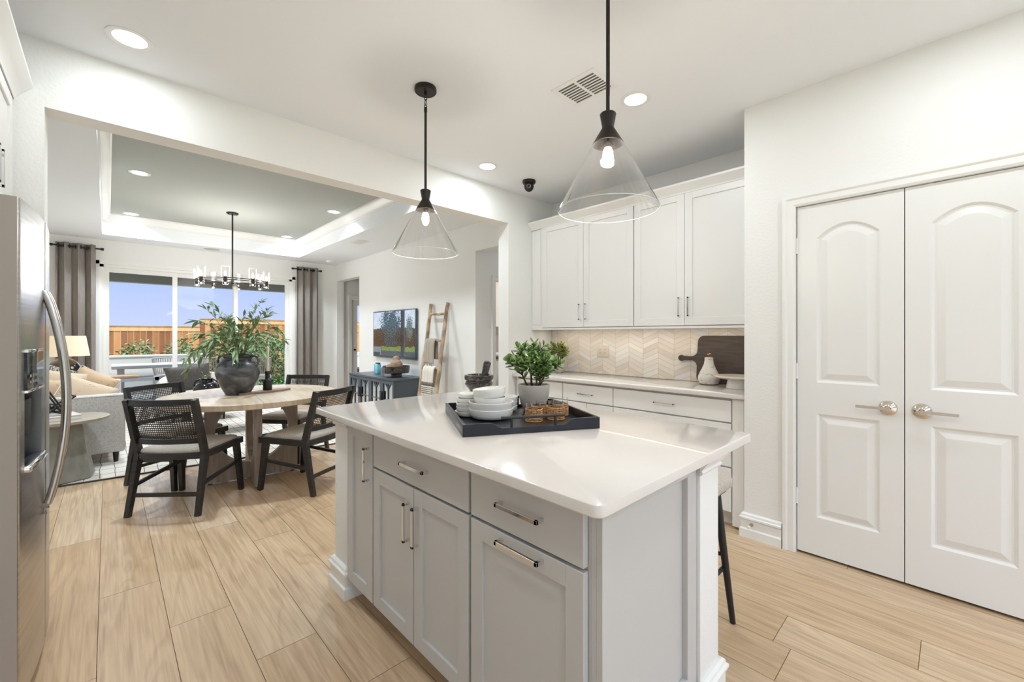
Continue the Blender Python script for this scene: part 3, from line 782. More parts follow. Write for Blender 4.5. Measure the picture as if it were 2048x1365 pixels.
# ================================================================== ISLAND TOP ITEMS
IZ = .9105
TA = math.atan2(-.263, .496); TC = Vector((.95, 1.258, IZ))
def tl(a, b, z=0): # tray local -> world
    return Vector((TC.x+a*math.cos(TA)-b*math.sin(TA), TC.y+a*math.sin(TA)+b*math.cos(TA), IZ+z))
tw, td, thh = .561, .53, .046
t = thing('serving_tray', 'square black wooden serving tray on the island', 'tray', TC, TA)
g = G(); g.box(.006, tw-.006, .006, td-.006, 0, .010); g.done('bottom', 'traym', t)
g = G()
for a in (0, tw-.012): g.box(a, a+.012, 0, td, .0, thh, .001)
for b in (0, td-.012):
    c0, c1 = .155, .405   # scooped handle cut-out
    pts = [(0.012, 0), (tw-.012, 0), (tw-.012, thh), (c1+.05, thh)]
    for i in range(7):
        u = i/6; pts.append((c1+.05-.05*u, thh-.022*(.5-.5*math.cos(PI*u))))
    for i in range(7):
        u = i/6; pts.append((c0-.05*u, thh-.022*(.5+.5*math.cos(PI*u))))
    pts += [(.012, thh)]
    g.prism(pts, b, b+.012, 'y')
g.done('side_walls', 'traym', t, ang=25)
for b in (.006, td-.006):
    g = G(); g.cyl((.15, b, .062), (.41, b, .062), .006, seg=10)
    for a in (.19, .37): g.cyl((a, b, .02), (a, b, .062), .005, seg=10)
    g.done('handle', 'black', t)

def bowlprof(r, h, foot=.55):
    return [(.001, 0.002), (r*foot, 0), (r*.86, h*.16), (r*.97, h*.45), (r, h), (r-.003, h+.001), (r-.006, h), (r*.92-.004, h*.5), (r*.80, h*.26), (r*.4, .006), (.001, .006)]
def bowl(x, y, z, r, h, label, group=None, tilt=0, rz=0, name='bowl', cat='bowl'):
    g = G(); T = Matrix.Rotation(rz, 4, 'Z') @ Matrix.Rotation(tilt, 4, 'X')
    g.lathe(bowlprof(r, h), (0, 0, 0), 40, T=T)
    for v in g.b.verts: v.co += Vector((x, y, z))
    return tag(g.done(name, 'bowl', ang=50), label, cat, group)
zt = IZ+.0105
b0 = Vector((1.232, 1.423))
bowl(b0.x, b0.y, zt, .100, .046, 'wide white bowl at the very bottom of the front stack on the tray')
bowl(b0.x, b0.y, zt+.030, .100, .046, 'wide white bowl second from the bottom of the front stack')
bowl(b0.x-.008, b0.y-.002, zt+.062, .073, .034, 'smaller white bowl under the tilted top bowl')
bowl(b0.x-.008, b0.y-.002, zt+.084, .073, .050, 'smaller white bowl tilted on top of the front stack', tilt=-.10, rz=.6)
s0 = tl(.085, .36)
names = ['lowest small white dish in the left stack on the tray', 'small white dish second from the bottom of the left stack', 'small white dish in the middle of the left stack', 'small white dish second from the top of the left stack', 'topmost small dish of the left stack on the tray']
for i in range(5):
    bowl(s0.x+.003*math.sin(i*2), s0.y, zt+i*.0195, .062-.003*i, .024, names[i], name='dish', cat='dish')
bowl(1.400, 1.512, zt, .060, .028, 'small white bowl at the bottom of the rear stack behind the big bowls')
bowl(1.400, 1.512, zt+.020, .060, .028, 'small white bowl in the middle of the rear stack')
bowl(1.400, 1.512, zt+.040, .062, .032, 'small white bowl on top of the rear stack behind the big bowls')

def tumbler():
    t = thing('glass_tumbler', 'x', 'drinking glass', (0, 0, 0), group='rattan wrapped tumblers on the tray')
    g = G(); r = .0345; g.lathe([(.001, .001), (r*.9, 0), (r, .003), (r, .078), (r-.001, .079), (r-.002, .078), (r-.002, .008), (.001, .007)], seg=32); g.done('glass', 'glass', t)
    g = G(); R_ = r+.0015; n = 40
    for i in range(n):   # woven vertical canes in an over-under wave
        a = 2*PI*i/n
        if i % 5 == 0: continue
        pts = [(R_*math.cos(a)+.0013*math.cos(a)*math.sin(z*520+PI*(i % 2)), R_*math.sin(a)+.0013*math.sin(a)*math.sin(z*520+PI*(i % 2)), z) for z in [.002+.05*k/9 for k in range(10)]]
        g.tube(pts, .0017, 4)
    for z in (.003, .011, .017, .027, .033, .043, .049, .052):
        g.tube([((R_+.0005)*math.cos(2*PI*k/26), (R_+.0005)*math.sin(2*PI*k/26), z) for k in range(26)], .0022 if z > .05 or z < .004 else .0015, 5, closed=True)
    g.done('rattan_sleeve', 'rattan', t)
    return t
tb = tumbler(); first = True
for (x, y), l in zip(((1.322, 1.247), (1.424, 1.21), (1.408, 1.294), (1.512, 1.258)),
                     ('rattan wrapped tumbler at front left of the four', 'rattan wrapped tumbler at front right of the four', 'rattan wrapped tumbler at back left touching the plant pot side', 'rattan wrapped tumbler at back right of the four')):
    if first: tb.location = (x, y, zt); tb['label'] = l; first = False
    else: dup(tb, (x, y, zt), R.uniform(0, 6), l)

# mortar and pestle
t = thing('mortar', 'dark marble mortar with carved bands at the far corner of the island', 'mortar', (1.60, 1.958, IZ))
g = G(); g.lathe([(.001, .001), (.048, 0), (.052, .006), (.044, .018), (.045, .026), (.062, .06), (.078, .078), (.083, .088), (.083, .096), (.077, .103), (.078, .110), (.085, .116), (.087, .124), (.087, .138), (.083, .143), (.072, .143), (.064, .12), (.045, .05), (.001, .035)], seg=44); g.done('bowl', 'marbleb', t)
t = thing('pestle', 'dark marble pestle standing in the mortar', 'pestle', (1.60, 1.958, IZ+.04))
g = G(); q = Matrix.Rotation(.22, 4, 'Y') @ Matrix.Rotation(.1, 4, 'X')
g.lathe([(.001, 0), (.02, .004), (.026, .02), (.022, .05), (.020, .12), (.023, .17), (.022, .182), (.014, .188), (.001, .189)], (0.012, 0, 0), 26, T=q); g.done('shaft', 'marbleb', t)

# ---- jade plant
def leaf_blob(g, p, d, up, L, W, TH):
    d = d.normalized(); s_ = d.cross(up)
    if s_.length < .01: s_ = d.cross(Vector((1, 0, 0)))
    s_.normalize(); u = s_.cross(d).normalized()
    rs = []
    for i, (tt, ww) in enumerate(((0, .16), (.22, .5), (.5, .86), (.75, 1), (.92, .7), (1, .18))):
        c = p+d*L*tt+u*L*.10*tt*tt
        rs.append([c+s_*W/2*ww*math.cos(a)+u*TH/2*ww*math.sin(a) for a in [2*PI*k/8 for k in range(8)]])
    g.rings(rs)
def jade(name, label, loc, seed, leafm, potm, sc_=1.0, spread=1.0, extra=None):
    q = random.Random(seed); t = thing(name, label, 'potted plant', loc)
    g = G(); g.lathe([(.001, .002), (.045, 0), (.052, .006), (.066, .04), (.076, .085), (.0785, .115), (.078, .126), (.0745, .128), (.071, .124), (.070, .108), (.001, .106)], seg=44); g.done('pot', potm, t)
    g = G(); g.lathe([(.001, .113), (.04, .114), (.071, .110)], seg=24); g.done('soil', 'soil', t)
    gs = G(); gl = G()
    def grow(p, d, L, r, depth):
        pts = [p]; dd = d.copy(); n = 4
        for i in range(n):
            dd = (dd+Vector((q.uniform(-.16, .16), q.uniform(-.16, .16), .16))).normalized(); p = p+dd*L/n; pts.append(p)
        gs.tube(pts, [r*(1-.35*i/n) for i in range(n+1)], 6)
        # leaves in opposite pairs
        if True:
            nl = (4, 3, 2)[depth]
            for k in range(nl):
                i = n-k; i = max(1, i)
                pp = pts[i]-dd*.004*(k % 2); a0 = k*PI/2+q.uniform(-.4, .4)
                side = dd.cross(Vector((.3, .2, 1))).normalized(); s2 = dd.cross(side)
                for a in (a0, a0+PI):
                    o = side*math.cos(a)+s2*math.sin(a); ld = (o+dd*(.45+.5*(k == 0))+Vector((0, 0, .1))).normalized()
                    leaf_blob(gl, pp, ld, dd, q.uniform(.032, .047), q.uniform(.020, .029), .007)
        if depth > 0:
            for k in range(q.choice((2, 3, 3))):
                a = 2*PI*k/3+q.uniform(-.6, .6)
                side = dd.cross(Vector((.2, .3, 1))).normalized(); s2 = dd.cross(side)
                nd = (dd*.9+(side*math.cos(a)+s2*math.sin(a))*.75).normalized()
                grow(p, nd, L*q.uniform(.62, .8), r*.68, depth-1)
    for a, L, dv in ((2.5, .075, .75), (-.5, .075, .65), (1.1, .10, .10), (-2.0, .075, .35), (-1.2, .05, .6)) + (extra or ()):
        grow(Vector((.022*math.cos(a), .022*math.sin(a), .108)), Vector((dv*spread*math.cos(a), dv*spread*math.sin(a), 1)).normalized(), L, .0062, 2)
    gs.done('stems', 'jstem', t); gl.done('leaves', leafm, t)
    t.scale = (sc_,)*3
    return t
jade('potted_jade_plant', 'jade plant in a grey pot standing in the black tray', (1.513, 1.428, zt), 11, 'jade', 'pot', 1.0, 1.15)
jade('potted_jade_plant', 'smaller jade plant on the back counter by the header wall', (3.42, 2.86, .8985), 5, 'jade2', 'pot2', .96, .9)

# ---- back counter items
BZ = .8985
# cutting board leaning on the tile
def cutting_board():
    L = .62; Hh = .385
    pts = []
    def arc(cx, cz, r, a0, a1, n=8):
        for i in range(n+1):
            a = a0+(a1-a0)*i/n; pts.append((cx+r*math.cos(a), cz+r*math.sin(a)))
    # coords: u to the right (towards -y), z up
    arc(L-.05, Hh-.05, .05, 0, PI/2); arc(.05, Hh-.05, .05, PI/2, PI)
    arc(-.05, .262, .05, 0, -PI/2, 6)
    pts.append((-.10, .213)); arc(-.135, .195, .026, PI/4, 2*PI-PI/4, 12); pts.append((-.10, .177))
    arc(-.05, .128, .05, PI/2, 0, 6)
    arc(.05, .05, .05, PI, 1.5*PI); arc(L-.05, .05, .05, 1.5*PI, 2*PI)
    g = G(); g.prism([(-p[0], p[1]) for p in pts], -.009, .009, 'x')
    for v in g.b.verts: v.co = Matrix.Rotation(.115, 3, 'Y') @ v.co
    for v in g.b.verts: v.co += Vector((3.528, 1.477, BZ+.002))
    o = g.done('cutting_board', 'boardd', ang=30); tag(o, 'large dark wooden cutting board leaning on the chevron backsplash', 'cutting board')
    g = G(); g.cyl((-.0115, 0, 0), (.0115, 0, 0), .006, seg=12)
    for v in g.b.verts: v.co += Vector((0, .137, .193))
    for v in g.b.verts: v.co = Matrix.Rotation(.115, 3, 'Y') @ v.co
    for v in g.b.verts: v.co += Vector((3.528, 1.477, BZ+.002))
    g.done('hanging_hole', 'gap', o, world=True)
cutting_board()
t = thing('marble_pear', 'white marble pear with a small brass stem before the dark board', 'ornament', (3.43, 1.338, BZ))
g = G(); g.lathe([(.001, .001), (.05, 0), (.070, .012), (.081, .042), (.080, .062), (.070, .09), (.052, .125), (.038, .16), (.032, .19), (.031, .211), (.027, .216), (.001, .215)], seg=40); g.done('body', 'marblew', t)
g = G(); g.tube([(0, 0, .212), (.001, .001, .228), (.002, .006, .236)], .0022, 6); g.ball((0, .004, .239), .009, 1, 1.1, .6, 12); g.ball((0, -.008, .243), .008, 1, 1.1, .6, 12); g.done('stem', 'gold', t)
t = thing('cake_stand', 'round marble cake stand on a short foot beside the pantry wall', 'cake stand', (3.345, 1.105, BZ))
g = G(); g.lathe([(.001, .001), (.072, 0), (.072, .006), (.060, .07), (.001, .07)], seg=40); g.done('foot', 'bowl', t)
g = G(); g.lathe([(.001, .068), (.12, .070), (.148, .080), (.152, .086), (.150, .092), (.001, .094)], seg=56); g.done('plate', 'marblep', t)

# ================================================================== FRIDGE SIDE
def fridge():
    xf = -.232; y0, ys, y1 = 2.125, 2.533, 3.035; zt_, zb = 1.745, .035
    t = thing('refrigerator', 'stainless side by side refrigerator at the left edge', 'refrigerator', (-.62, 2.58, 0))
    g = G(); g.box(-1.10, xf-.02, y0+.004, y1-.004, .03, 1.735, .004); g.done('cabinet_body', 'steels', t, world=True)
    g = G()
    for yy in (y0+.05, y1-.05): g.box(-.38, -.29, yy-.04, yy+.04, 1.735, 1.765, .006)
    g.done('hinge_cover', 'steeld', t, world=True)
    g = G(); g.box(-1.05, xf-.04, y0+.02, y1-.02, 0, .03); g.done('base_grille', 'black', t, world=True)
    yc = (y0+y1)/2; hw = (y1-y0)/2
    bulge = lambda y: xf+.020+.030*(1-((y-yc)/hw)**2)
    DI = (2.185, 2.435, .83, 1.235)
    def door(a, b, name, disp):
        g = G(); n = 14; ys_ = [a+(b-a)*i/n for i in range(n+1)]
        if disp: ys_ = sorted(set(ys_+[DI[0], DI[1]]))
        zs = [zb+.03, zt_] if not disp else [zb+.03, DI[2], DI[3], zt_]
        def fx(y):
            e_ = min(y-a, b-y); r = .012
            return bulge(y)-(r-math.sqrt(max(0, r*r-max(0, r-e_)**2)))
        ys_ = sorted(set(ys_+[a+.003, a+.007, a+.012, b-.003, b-.007, b-.012]))
        if disp: ys_ = [y for y in ys_ if y not in () ]
        grid = {(i, k): g.b.verts.new((fx(y), y, z)) for i, y in enumerate(ys_) for k, z in enumerate(zs)}
        for i in range(len(ys_)-1):
            for k in range(len(zs)-1):
                if disp and k == 1 and DI[0]-1e-6 <= ys_[i] and ys_[i+1] <= DI[1]+1e-6: continue
                g.b.faces.new((grid[i, k], grid[i+1, k], grid[i+1, k+1], grid[i, k+1]))
        xb = xf-.018
        back = {}
        for i in (0, len(ys_)-1):
            for k in range(len(zs)): back[i, k] = g.b.verts.new((xb, ys_[i], zs[k]))
            for k in range(len(zs)-1): g.b.faces.new((grid[i, k], grid[i, k+1], back[i, k+1], back[i, k]))
        for k in (0, len(zs)-1): g.b.faces.new([grid[i, k] for i in range(len(ys_))]+[back[len(ys_)-1, k], back[0, k]])
        return g.done(name, 'steel', t, world=True, ang=40)
    d1 = door(y0, ys-.003, 'freezer_door', True); d2 = door(ys+.003, y1, 'fridge_door', False)
    g = G(); g.box(xf-.030, xf+.0165, y0-.0015, y0-.0002, zb+.03, zt_, 0); g.done('door_edge', 'steels', d1, world=True)
    # dispenser: control panel, niche, drip tray
    g = G(); a, b, z0, z1 = DI; xq = bulge((a+b)/2)
    xa, xb2 = bulge(a), bulge(b)
    g.face([(xa, a, z0), (xa-.035, a, z0), (xa-.035, a, z1), (xa, a, z1)]); g.face([(xb2, b, z0), (xb2-.05, b, z0), (xb2-.05, b, z1), (xb2, b, z1)])
    g.face([(xa-.035, a, z0), (xb2-.05, b, z0), (xb2-.05, b, z1), (xa-.035, a, z1)]); g.face([(xa, a, z0), (xb2, b, z0), (xb2-.05, b, z0), (xa-.035, a, z0)]); g.face([(xa, a, z1), (xb2, b, z1), (xb2-.05, b, z1), (xa-.035, a, z1)])
    g.done('dispenser_niche', 'steeld', d1, world=True, smooth=False)
    g = G(); sk = Matrix(((1, (xb2-xa)/(b-a), 0, xa-a*(xb2-xa)/(b-a)), (0, 1, 0, 0), (0, 0, 1, 0), (0, 0, 0, 1)))
    g.box(-.03, .006, a+.004, b-.004, 1.10, z1-.004, .003, T=sk); g.done('control_panel', 'jug', d1, world=True)
    g = G(); g.box(-.01, .009, a, b, z1-.006, z1+.004, .002, T=sk); g.box(-.01, .009, a, b, 1.09, 1.10, .002, T=sk); g.done('panel_bezel', 'chrome', d1, world=True)
    g = G()
    for i in range(5):
        for k in range(2): g.box(.0062, .0072, a+.04+i*.038, a+.058+i*.038, 1.12+k*.022, 1.13+k*.022, T=sk)
    g.done('buttons', 'steel', d1, world=True)
    g = G(); g.box(-.03, .018, a-.002, b+.002, z0-.012, z0+.014, .009, T=sk, seg=3); g.done('drip_tray', 'chrome', d1, world=True)
    g = G(); g.box(-.03, -.012, a+.08, b-.08, .93, 1.06, .004, T=sk); g.done('paddle', 'black', d1, world=True)
    for d_, hy in ((d1, 2.492), (d2, 2.572)):
        g = G(); pts = []
        for i in range(25):
            u = i/24; pts.append((bulge(hy)-.002+.062*math.sin(PI*u)**.75, hy, .585+(1.465-.585)*u))
        g.tube(pts, .0125, 12, flat=1.0); g.done('handle', 'steelh', d_, world=True)
fridge()
# cabinet above the fridge
t = thing('over_fridge_cabinet', 'white cabinet with crown above the refrigerator at upper left', 'cabinet', (-.75, 2.58, 1.83))
g = G(); g.box(-1.148, -.345, 2.05, 3.103, 1.83, 2.44); g.box(-1.148, -.36, 3.04, 3.103, 0, 1.83); g.done('body', 'cabw', t, world=True)
for a, b, hy in ((2.565, 3.07, 2.60), (2.06, 2.56, 2.52)):
    g = G(); shaker(g, -.325, a, b, 1.84, 2.41, 'x', 1); d = g.done('door', 'cabw', t, world=True)
    pull(d, -.325, hy, 1.95, .15, True, 'x', 1)
base_path('trim_8', [(-.325, 3.103), (-.325, 2.0)], 2.42, [(0, 0), (.004, 0), (.008, .014), (.03, .04), (.058, .07), (.062, .075), (.062, .09), (0, .09)], 'cabw')
g = G(); g.box(-1.148, -.325, 2.0, 3.103, 2.44, 2.45); tag(g.done('cabinet_top_panel', 'cabw'), 'flat white top of the cabinet above the refrigerator', 'panel')

# ================================================================== DINING
TCX, TCY, TR, TZt = .955, 4.40, .69, .76
def dining_table():
    rz = -.11; t = thing('dining_table', 'round bleached oak dining table on a crossed panel base', 'table', (TCX, TCY, 0), rz)
    g = G(); g.lathe([(.001, TZt-.048), (TR-.006, TZt-.048), (TR, TZt-.042), (TR, TZt-.005), (TR-.005, TZt), (.001, TZt)], seg=120); top = g.done('tabletop', 'oakt', t)
    g = G(); g.box(-.001, .001, -TR+.01, TR-.01, TZt-.0005, TZt+.0006); g.box(-.001, .001, -TR-.0005, -TR+.003, TZt-.046, TZt-.002); g.done('leaf_seam', 'gap', top)
    r, cz, hh = .285, .435, .712
    for k in range(4):
        pts = [(0.0, .0), (.36, .0), (.36, hh), (0.0, hh)]
        pts = [(.0, .012), (.36, .012), (.36, hh), (.0, hh)]
        n = 18
        pts += [(r*math.cos(a), min(cz+r*math.sin(a), hh-.004)) for a in [PI/2-PI*i/n for i in range(n+1)]]
        pts[-1] = (0.0, cz-r)
        g = G(); a = [Vector((p[0], -.028, p[1])) for p in pts]; b = [Vector((p[0], .028, p[1])) for p in pts]
        g.rings([a, b]); T = Matrix.Rotation(k*PI/2, 4, 'Z')
        for v in g.b.verts: v.co = T @ v.co
        g.done('base_panel', 'oakb', t, ang=25)
    g = G()
    for k in range(4):
        a = k*PI/2; g.cyl((.32*math.cos(a), .32*math.sin(a), 0), (.32*math.cos(a), .32*math.sin(a), .0125), .018)
    g.done('foot_glide', 'black', t)
dining_table()

def chair():
    t = thing('dining_chair', 'x', 'chair', (0, 0, 0), group='black cane back dining chairs')
    sh = .435
    for s_ in (-1, 1):
        X_ = s_*.232
        g = G(); g.bar((X_*1.035, -.265, 0), (X_, -.175, sh), .030, .034, up=(0, 1, 0), h1=.052, w1=.034); g.done('leg', 'blackwood', t, ang=20)
        g = G(); g.bar((X_, -.175, sh-.02), (X_, -.285, .835), .030, .052, up=(0, 1, 0), h1=.040); g.done('back_post', 'blackwood', t, ang=20)
        g = G(); g.bar((s_*.238, .262, 0), (s_*.222, .215, sh-.01), .030, .034, up=(0, 1, 0), w1=.036, h1=.052); g.done('leg', 'blackwood', t, ang=20)
        g = G(); g.bar((X_, -.20, sh-.022), (s_*.238, .265, sh-.016), .030, .045); g.done('seat_rail', 'blackwood', t, ang=20)
        g = G(); g.bar((X_*1.01, -.222, .21), (s_*.232, .238, .21+.045), .018, .026); g.done('stretcher', 'blackwood', t, ang=20)
    g = G(); g.bar((-.232, -.235, .145), (.232, -.235, .145), .018, .026); g.done('stretcher', 'blackwood', t, ang=20)
    g = G(); g.bar((-.245, .258, sh-.016), (.245, .258, sh-.016), .034, .045); g.done('seat_rail', 'blackwood', t, ang=20)
    # curved rear seat rail
    def curved(z, y, dep, w_, h_, name, tilt=0, half=.222):
        g = G(); rs = []
        for i in range(11):
            u = -1+2*i/10; yy = y-dep*(1-u*u); c = Vector((u*half, yy, z))
            rs.append([c+Vector((0, -w_/2, -h_/2)), c+Vector((0, w_/2, -h_/2)), c+Vector((0, w_/2, h_/2)), c+Vector((0, -w_/2, h_/2))])
        g.rings(rs); g.done(name, 'blackwood', t, ang=20)
    curved(sh-.022, -.185, .03, .03, .045, 'seat_rail')
    by = lambda z: -.175-.11*(z-sh)/.4
    curved(.815, by(.815), .045, .026, .042, 'top_rail')
    curved(.525, by(.525), .04, .026, .036, 'back_rail')
    # cane panel
    g = G(); dx = .0145; hw = .218; z0, z1 = .54, .797
    f = lambda x, z: Vector((x, by(z)-.042*(1-(x/hw)**2), z))
    n = int(2*hw/dx)
    for i in range(n+1):
        x = -hw+i*dx
        for k in range(4):
            za, zb = z0+(z1-z0)*k/4, z0+(z1-z0)*(k+1)/4
            g.face([f(x-.0028, za), f(x+.0028, za), f(x+.0028, zb), f(x-.0028, zb)])
    m = int((z1-z0)/dx)
    for k in range(m+1):
        z = z0+k*dx
        for i in range(12):
            xa, xb = -hw+2*hw*i/12, -hw+2*hw*(i+1)/12
            g.face([f(xa, z-.0028)+Vector((0, .001, 0)), f(xb, z-.0028)+Vector((0, .001, 0)), f(xb, z+.0028)+Vector((0, .001, 0)), f(xa, z+.0028)+Vector((0, .001, 0))])
    g.done('cane_panel', 'cane', t, smooth=False, recalc=False)
    # upholstered seat
    g = G(); rs = []
    N = 10
    for zz, o in ((0, .0), (.012, -.002), (.03, .004), (.04, .02), (.046, .05)):
        r = []
        for side in range(4):
            for i in range(N):
                u = i/N; a = [(-1+2*u, -1), (1, -1+2*u), (1-2*u, 1), (-1, 1-2*u)][side]
                x = a[0]*(.216-o+.008*(a[1]+1)/2); y = (.025)+a[1]*(.208-o)
                if a[1] == -1: y -= .026*(1-a[0]**2)
                r.append(Vector((x, y, sh+zz-.004)))
        rs.append(r)
    g.rings(rs); g.done('seat', 'beige', t, ang=60)
    return t
ch = chair()
def rz_from(fx, fy): return math.atan2(fy, fx)-PI/2
ch.location = (.456, 4.08, 0); ch.rotation_euler = (0, 0, math.radians(49)-PI/2); ch['label'] = 'dining chair at front left of the table, its cane back toward the camera'
dup(ch, (.462, 4.80, 0), math.radians(-58)-PI/2, 'dining chair at the far left of the table behind the front left chair')
dup(ch, (1.256, 3.885, 0), math.radians(121)-PI/2, 'dining chair at front right of the table beside the island corner')
dup(ch, (1.43, 4.89, 0), math.radians(220)-PI/2, 'dining chair at the far right of the table with its back to the credenza')

# vase with willow branches
VX, VY = .845, 4.44
t = thing('ceramic_vase', 'large charcoal ceramic vase with two looped handles on the dining table', 'vase', (VX, VY, TZt+.001))
g = G(); g.lathe([(.001, .002), (.105, 0), (.112, .006), (.145, .06), (.182, .13), (.199, .19), (.197, .235), (.175, .275), (.142, .30), (.128, .312), (.126, .325), (.140, .342), (.146, .35), (.142, .356), (.128, .345), (.116, .32), (.115, .30), (.001, .29)], seg=56, T=Matrix.Diagonal((.87, .87, 1, 1))); g.done('body', 'vase', t)
vr = Vector((math.cos(PSI), -math.sin(PSI), 0))
for s_ in (-1, 1):
    g = G(); pts = []
    for i in range(15):
        a = -1.25+2.7*i/14
        pts.append(vr*s_*(.126+.046*math.cos(a)+.010)+Vector((0, 0, .292+.052*math.sin(a))))
    pts = [vr*s_*.146+Vector((0, 0, .262))]+pts+[vr*s_*.112+Vector((0, 0, .33))]
    g.tube(pts, .0105, 9); g.done('handle', 'vase', t)

def leaf_flat(g, p, d, up, L, W, bend=.15, tw=0):
    d = d.normalized(); s_ = d.cross(up)
    if s_.length < .05: s_ = d.cross(Vector((1, .2, 0)))
    s_.normalize(); s_ = Matrix.Rotation(tw, 3, d) @ s_; u = s_.cross(d).normalized()
    prev = None
    for tt, ww in ((0, .08), (.2, .7), (.45, 1), (.7, .75), (.9, .3), (1, .02)):
        c = p+d*L*tt-Vector((0, 0, 1))*bend*L*tt*tt
        cur = [g.b.verts.new(c-s_*W/2*ww+u*W*.12*ww), g.b.verts.new(c), g.b.verts.new(c+s_*W/2*ww+u*W*.12*ww)]
        if prev:
            g.b.faces.new((prev[0], prev[1], cur[1], cur[0])); g.b.faces.new((prev[1], prev[2], cur[2], cur[1]))
        prev = cur
def branches():
    q = random.Random(21)
    t = thing('willow_branches', 'loose bunch of long leaved green branches standing in the charcoal vase', 'branches', (VX, VY, TZt+.30))
    gs = G(); gl = G(); fw = Vector((math.sin(PSI), math.cos(PSI), 0))
    ends = [(-.30, .47, 0), (-.26, .50, .05), (-.32, .36, -.08), (-.16, .40, .1), (.25, .46, .02), (.31, .42, -.05), (.20, .52, .0), (.30, .30, .1), (.25, .22, -.12),
            (-.36, .14, .05), (-.38, .02, -.1), (-.42, -.08, -.05), (-.30, .20, -.2), (-.2, .24, -.22), (.0, .34, -.15), (.08, .30, -.22), (-.08, .28, .12), (.12, .36, .15), (.20, .16, -.24), (.28, .08, -.1), (.02, .22, -.3), (-.12, .12, -.3), (.14, .06, -.26), (-.25, .05, -.26), (.05, .40, 0), (-.20, .30, 0), (.3, .18, .2), (-.2, .15, .25), (.1, .2, .3)]
    for (a, z, b) in ends:
        e_ = vr*a+fw*b+Vector((0, 0, z)); p0 = Vector((q.uniform(-.05, .05), q.uniform(-.05, .05), -.05)); c = Vector((0, 0, .18))+e_*.35+Vector((0, 0, .10 if z < .2 else 0))
        pts = []
        for i in range(13):
            u = i/12; pts.append(p0*(1-u)**2+c*2*u*(1-u)+e_*u*u)
        gs.tube(pts, [.0034*(1-.7*i/12) for i in range(13)], 5)
        for i in range(4, 13):
            d = (pts[i]-pts[i-1]).normalized()
            for k in range(3 if i > 5 else 2):
                if q.random() < .12: continue
                o = Vector((q.gauss(0, 1), q.gauss(0, 1), q.gauss(0, .7))).normalized()
                ld = (d*.8+o*.75).normalized()
                leaf_flat(gl, pts[i]-d*q.uniform(0, .02), ld, Vector((0, 0, 1)), q.uniform(.06, .105), q.uniform(.018, .029), q.uniform(0, .5), q.uniform(-.6, .6))
        for k in range(2): leaf_flat(gl, pts[-1], (pts[-1]-pts[-2]).normalized()+Vector((q.uniform(-.4, .4), q.uniform(-.4, .4), 0)), Vector((0, 0, 1)), q.uniform(.06, .09), .016, .2)
    gs.done('stems', 'stemw', t); gl.done('leaves', 'leafw', t, recalc=False, ang=80)
branches()
# candle, holder, board
DZ = TZt+.001
g = G(); pts = []
ang = .33; bc = Vector((1.075, 4.405, DZ)); ca, sa = math.cos(ang), math.sin(ang)
sh_ = [(-.26, -.010), (-.245, -.022), (-.225, -.020), (-.20, -.013), (-.165, -.018), (-.12, -.05), (-.04, -.068), (.06, -.07), (.14, -.058), (.20, -.04), (.215, -.015), (.21, .02), (.15, .05), (.06, .066), (-.04, .064), (-.12, .045), (-.165, .016), (-.20, .010), (-.225, .018), (-.245, .018), (-.26, .006)]
g.prism([(bc.x+a*ca-b*sa, bc.y+a*sa+b*ca) for a, b in sh_], DZ, DZ+.016, 'z')
tag(g.done('serving_board', 'boardl', ang=30), 'small weathered wooden serving board under the candle holder on the dining table', 'serving board')
t = thing('candle_holder', 'matte black bottle shaped candle holder on the wooden serving board', 'candle holder', (1.078, 4.43, DZ+.0165))
g = G(); g.lathe([(.001, 0), (.036, 0), (.038, .004), (.037, .075), (.034, .09), (.020, .105), (.019, .145), (.022, .15), (.022, .175), (.0185, .175), (.0185, .16), (.001, .16)], seg=32); g.done('body', 'black', t)
t = thing('taper_candle', 'ivory taper candle standing in the black holder', 'candle', (1.078, 4.43, DZ+.0165+.161))
g = G(); g.lathe([(.001, 0), (.0155, 0), (.0145, .10), (.013, .2), (.011, .235), (.003, .245), (.001, .246)], seg=18); g.done('wax', 'candle', t)
g = G(); g.cyl((0, 0, .244), (.001, 0, .256), .0012, seg=6); g.done('wick', 'black', t)

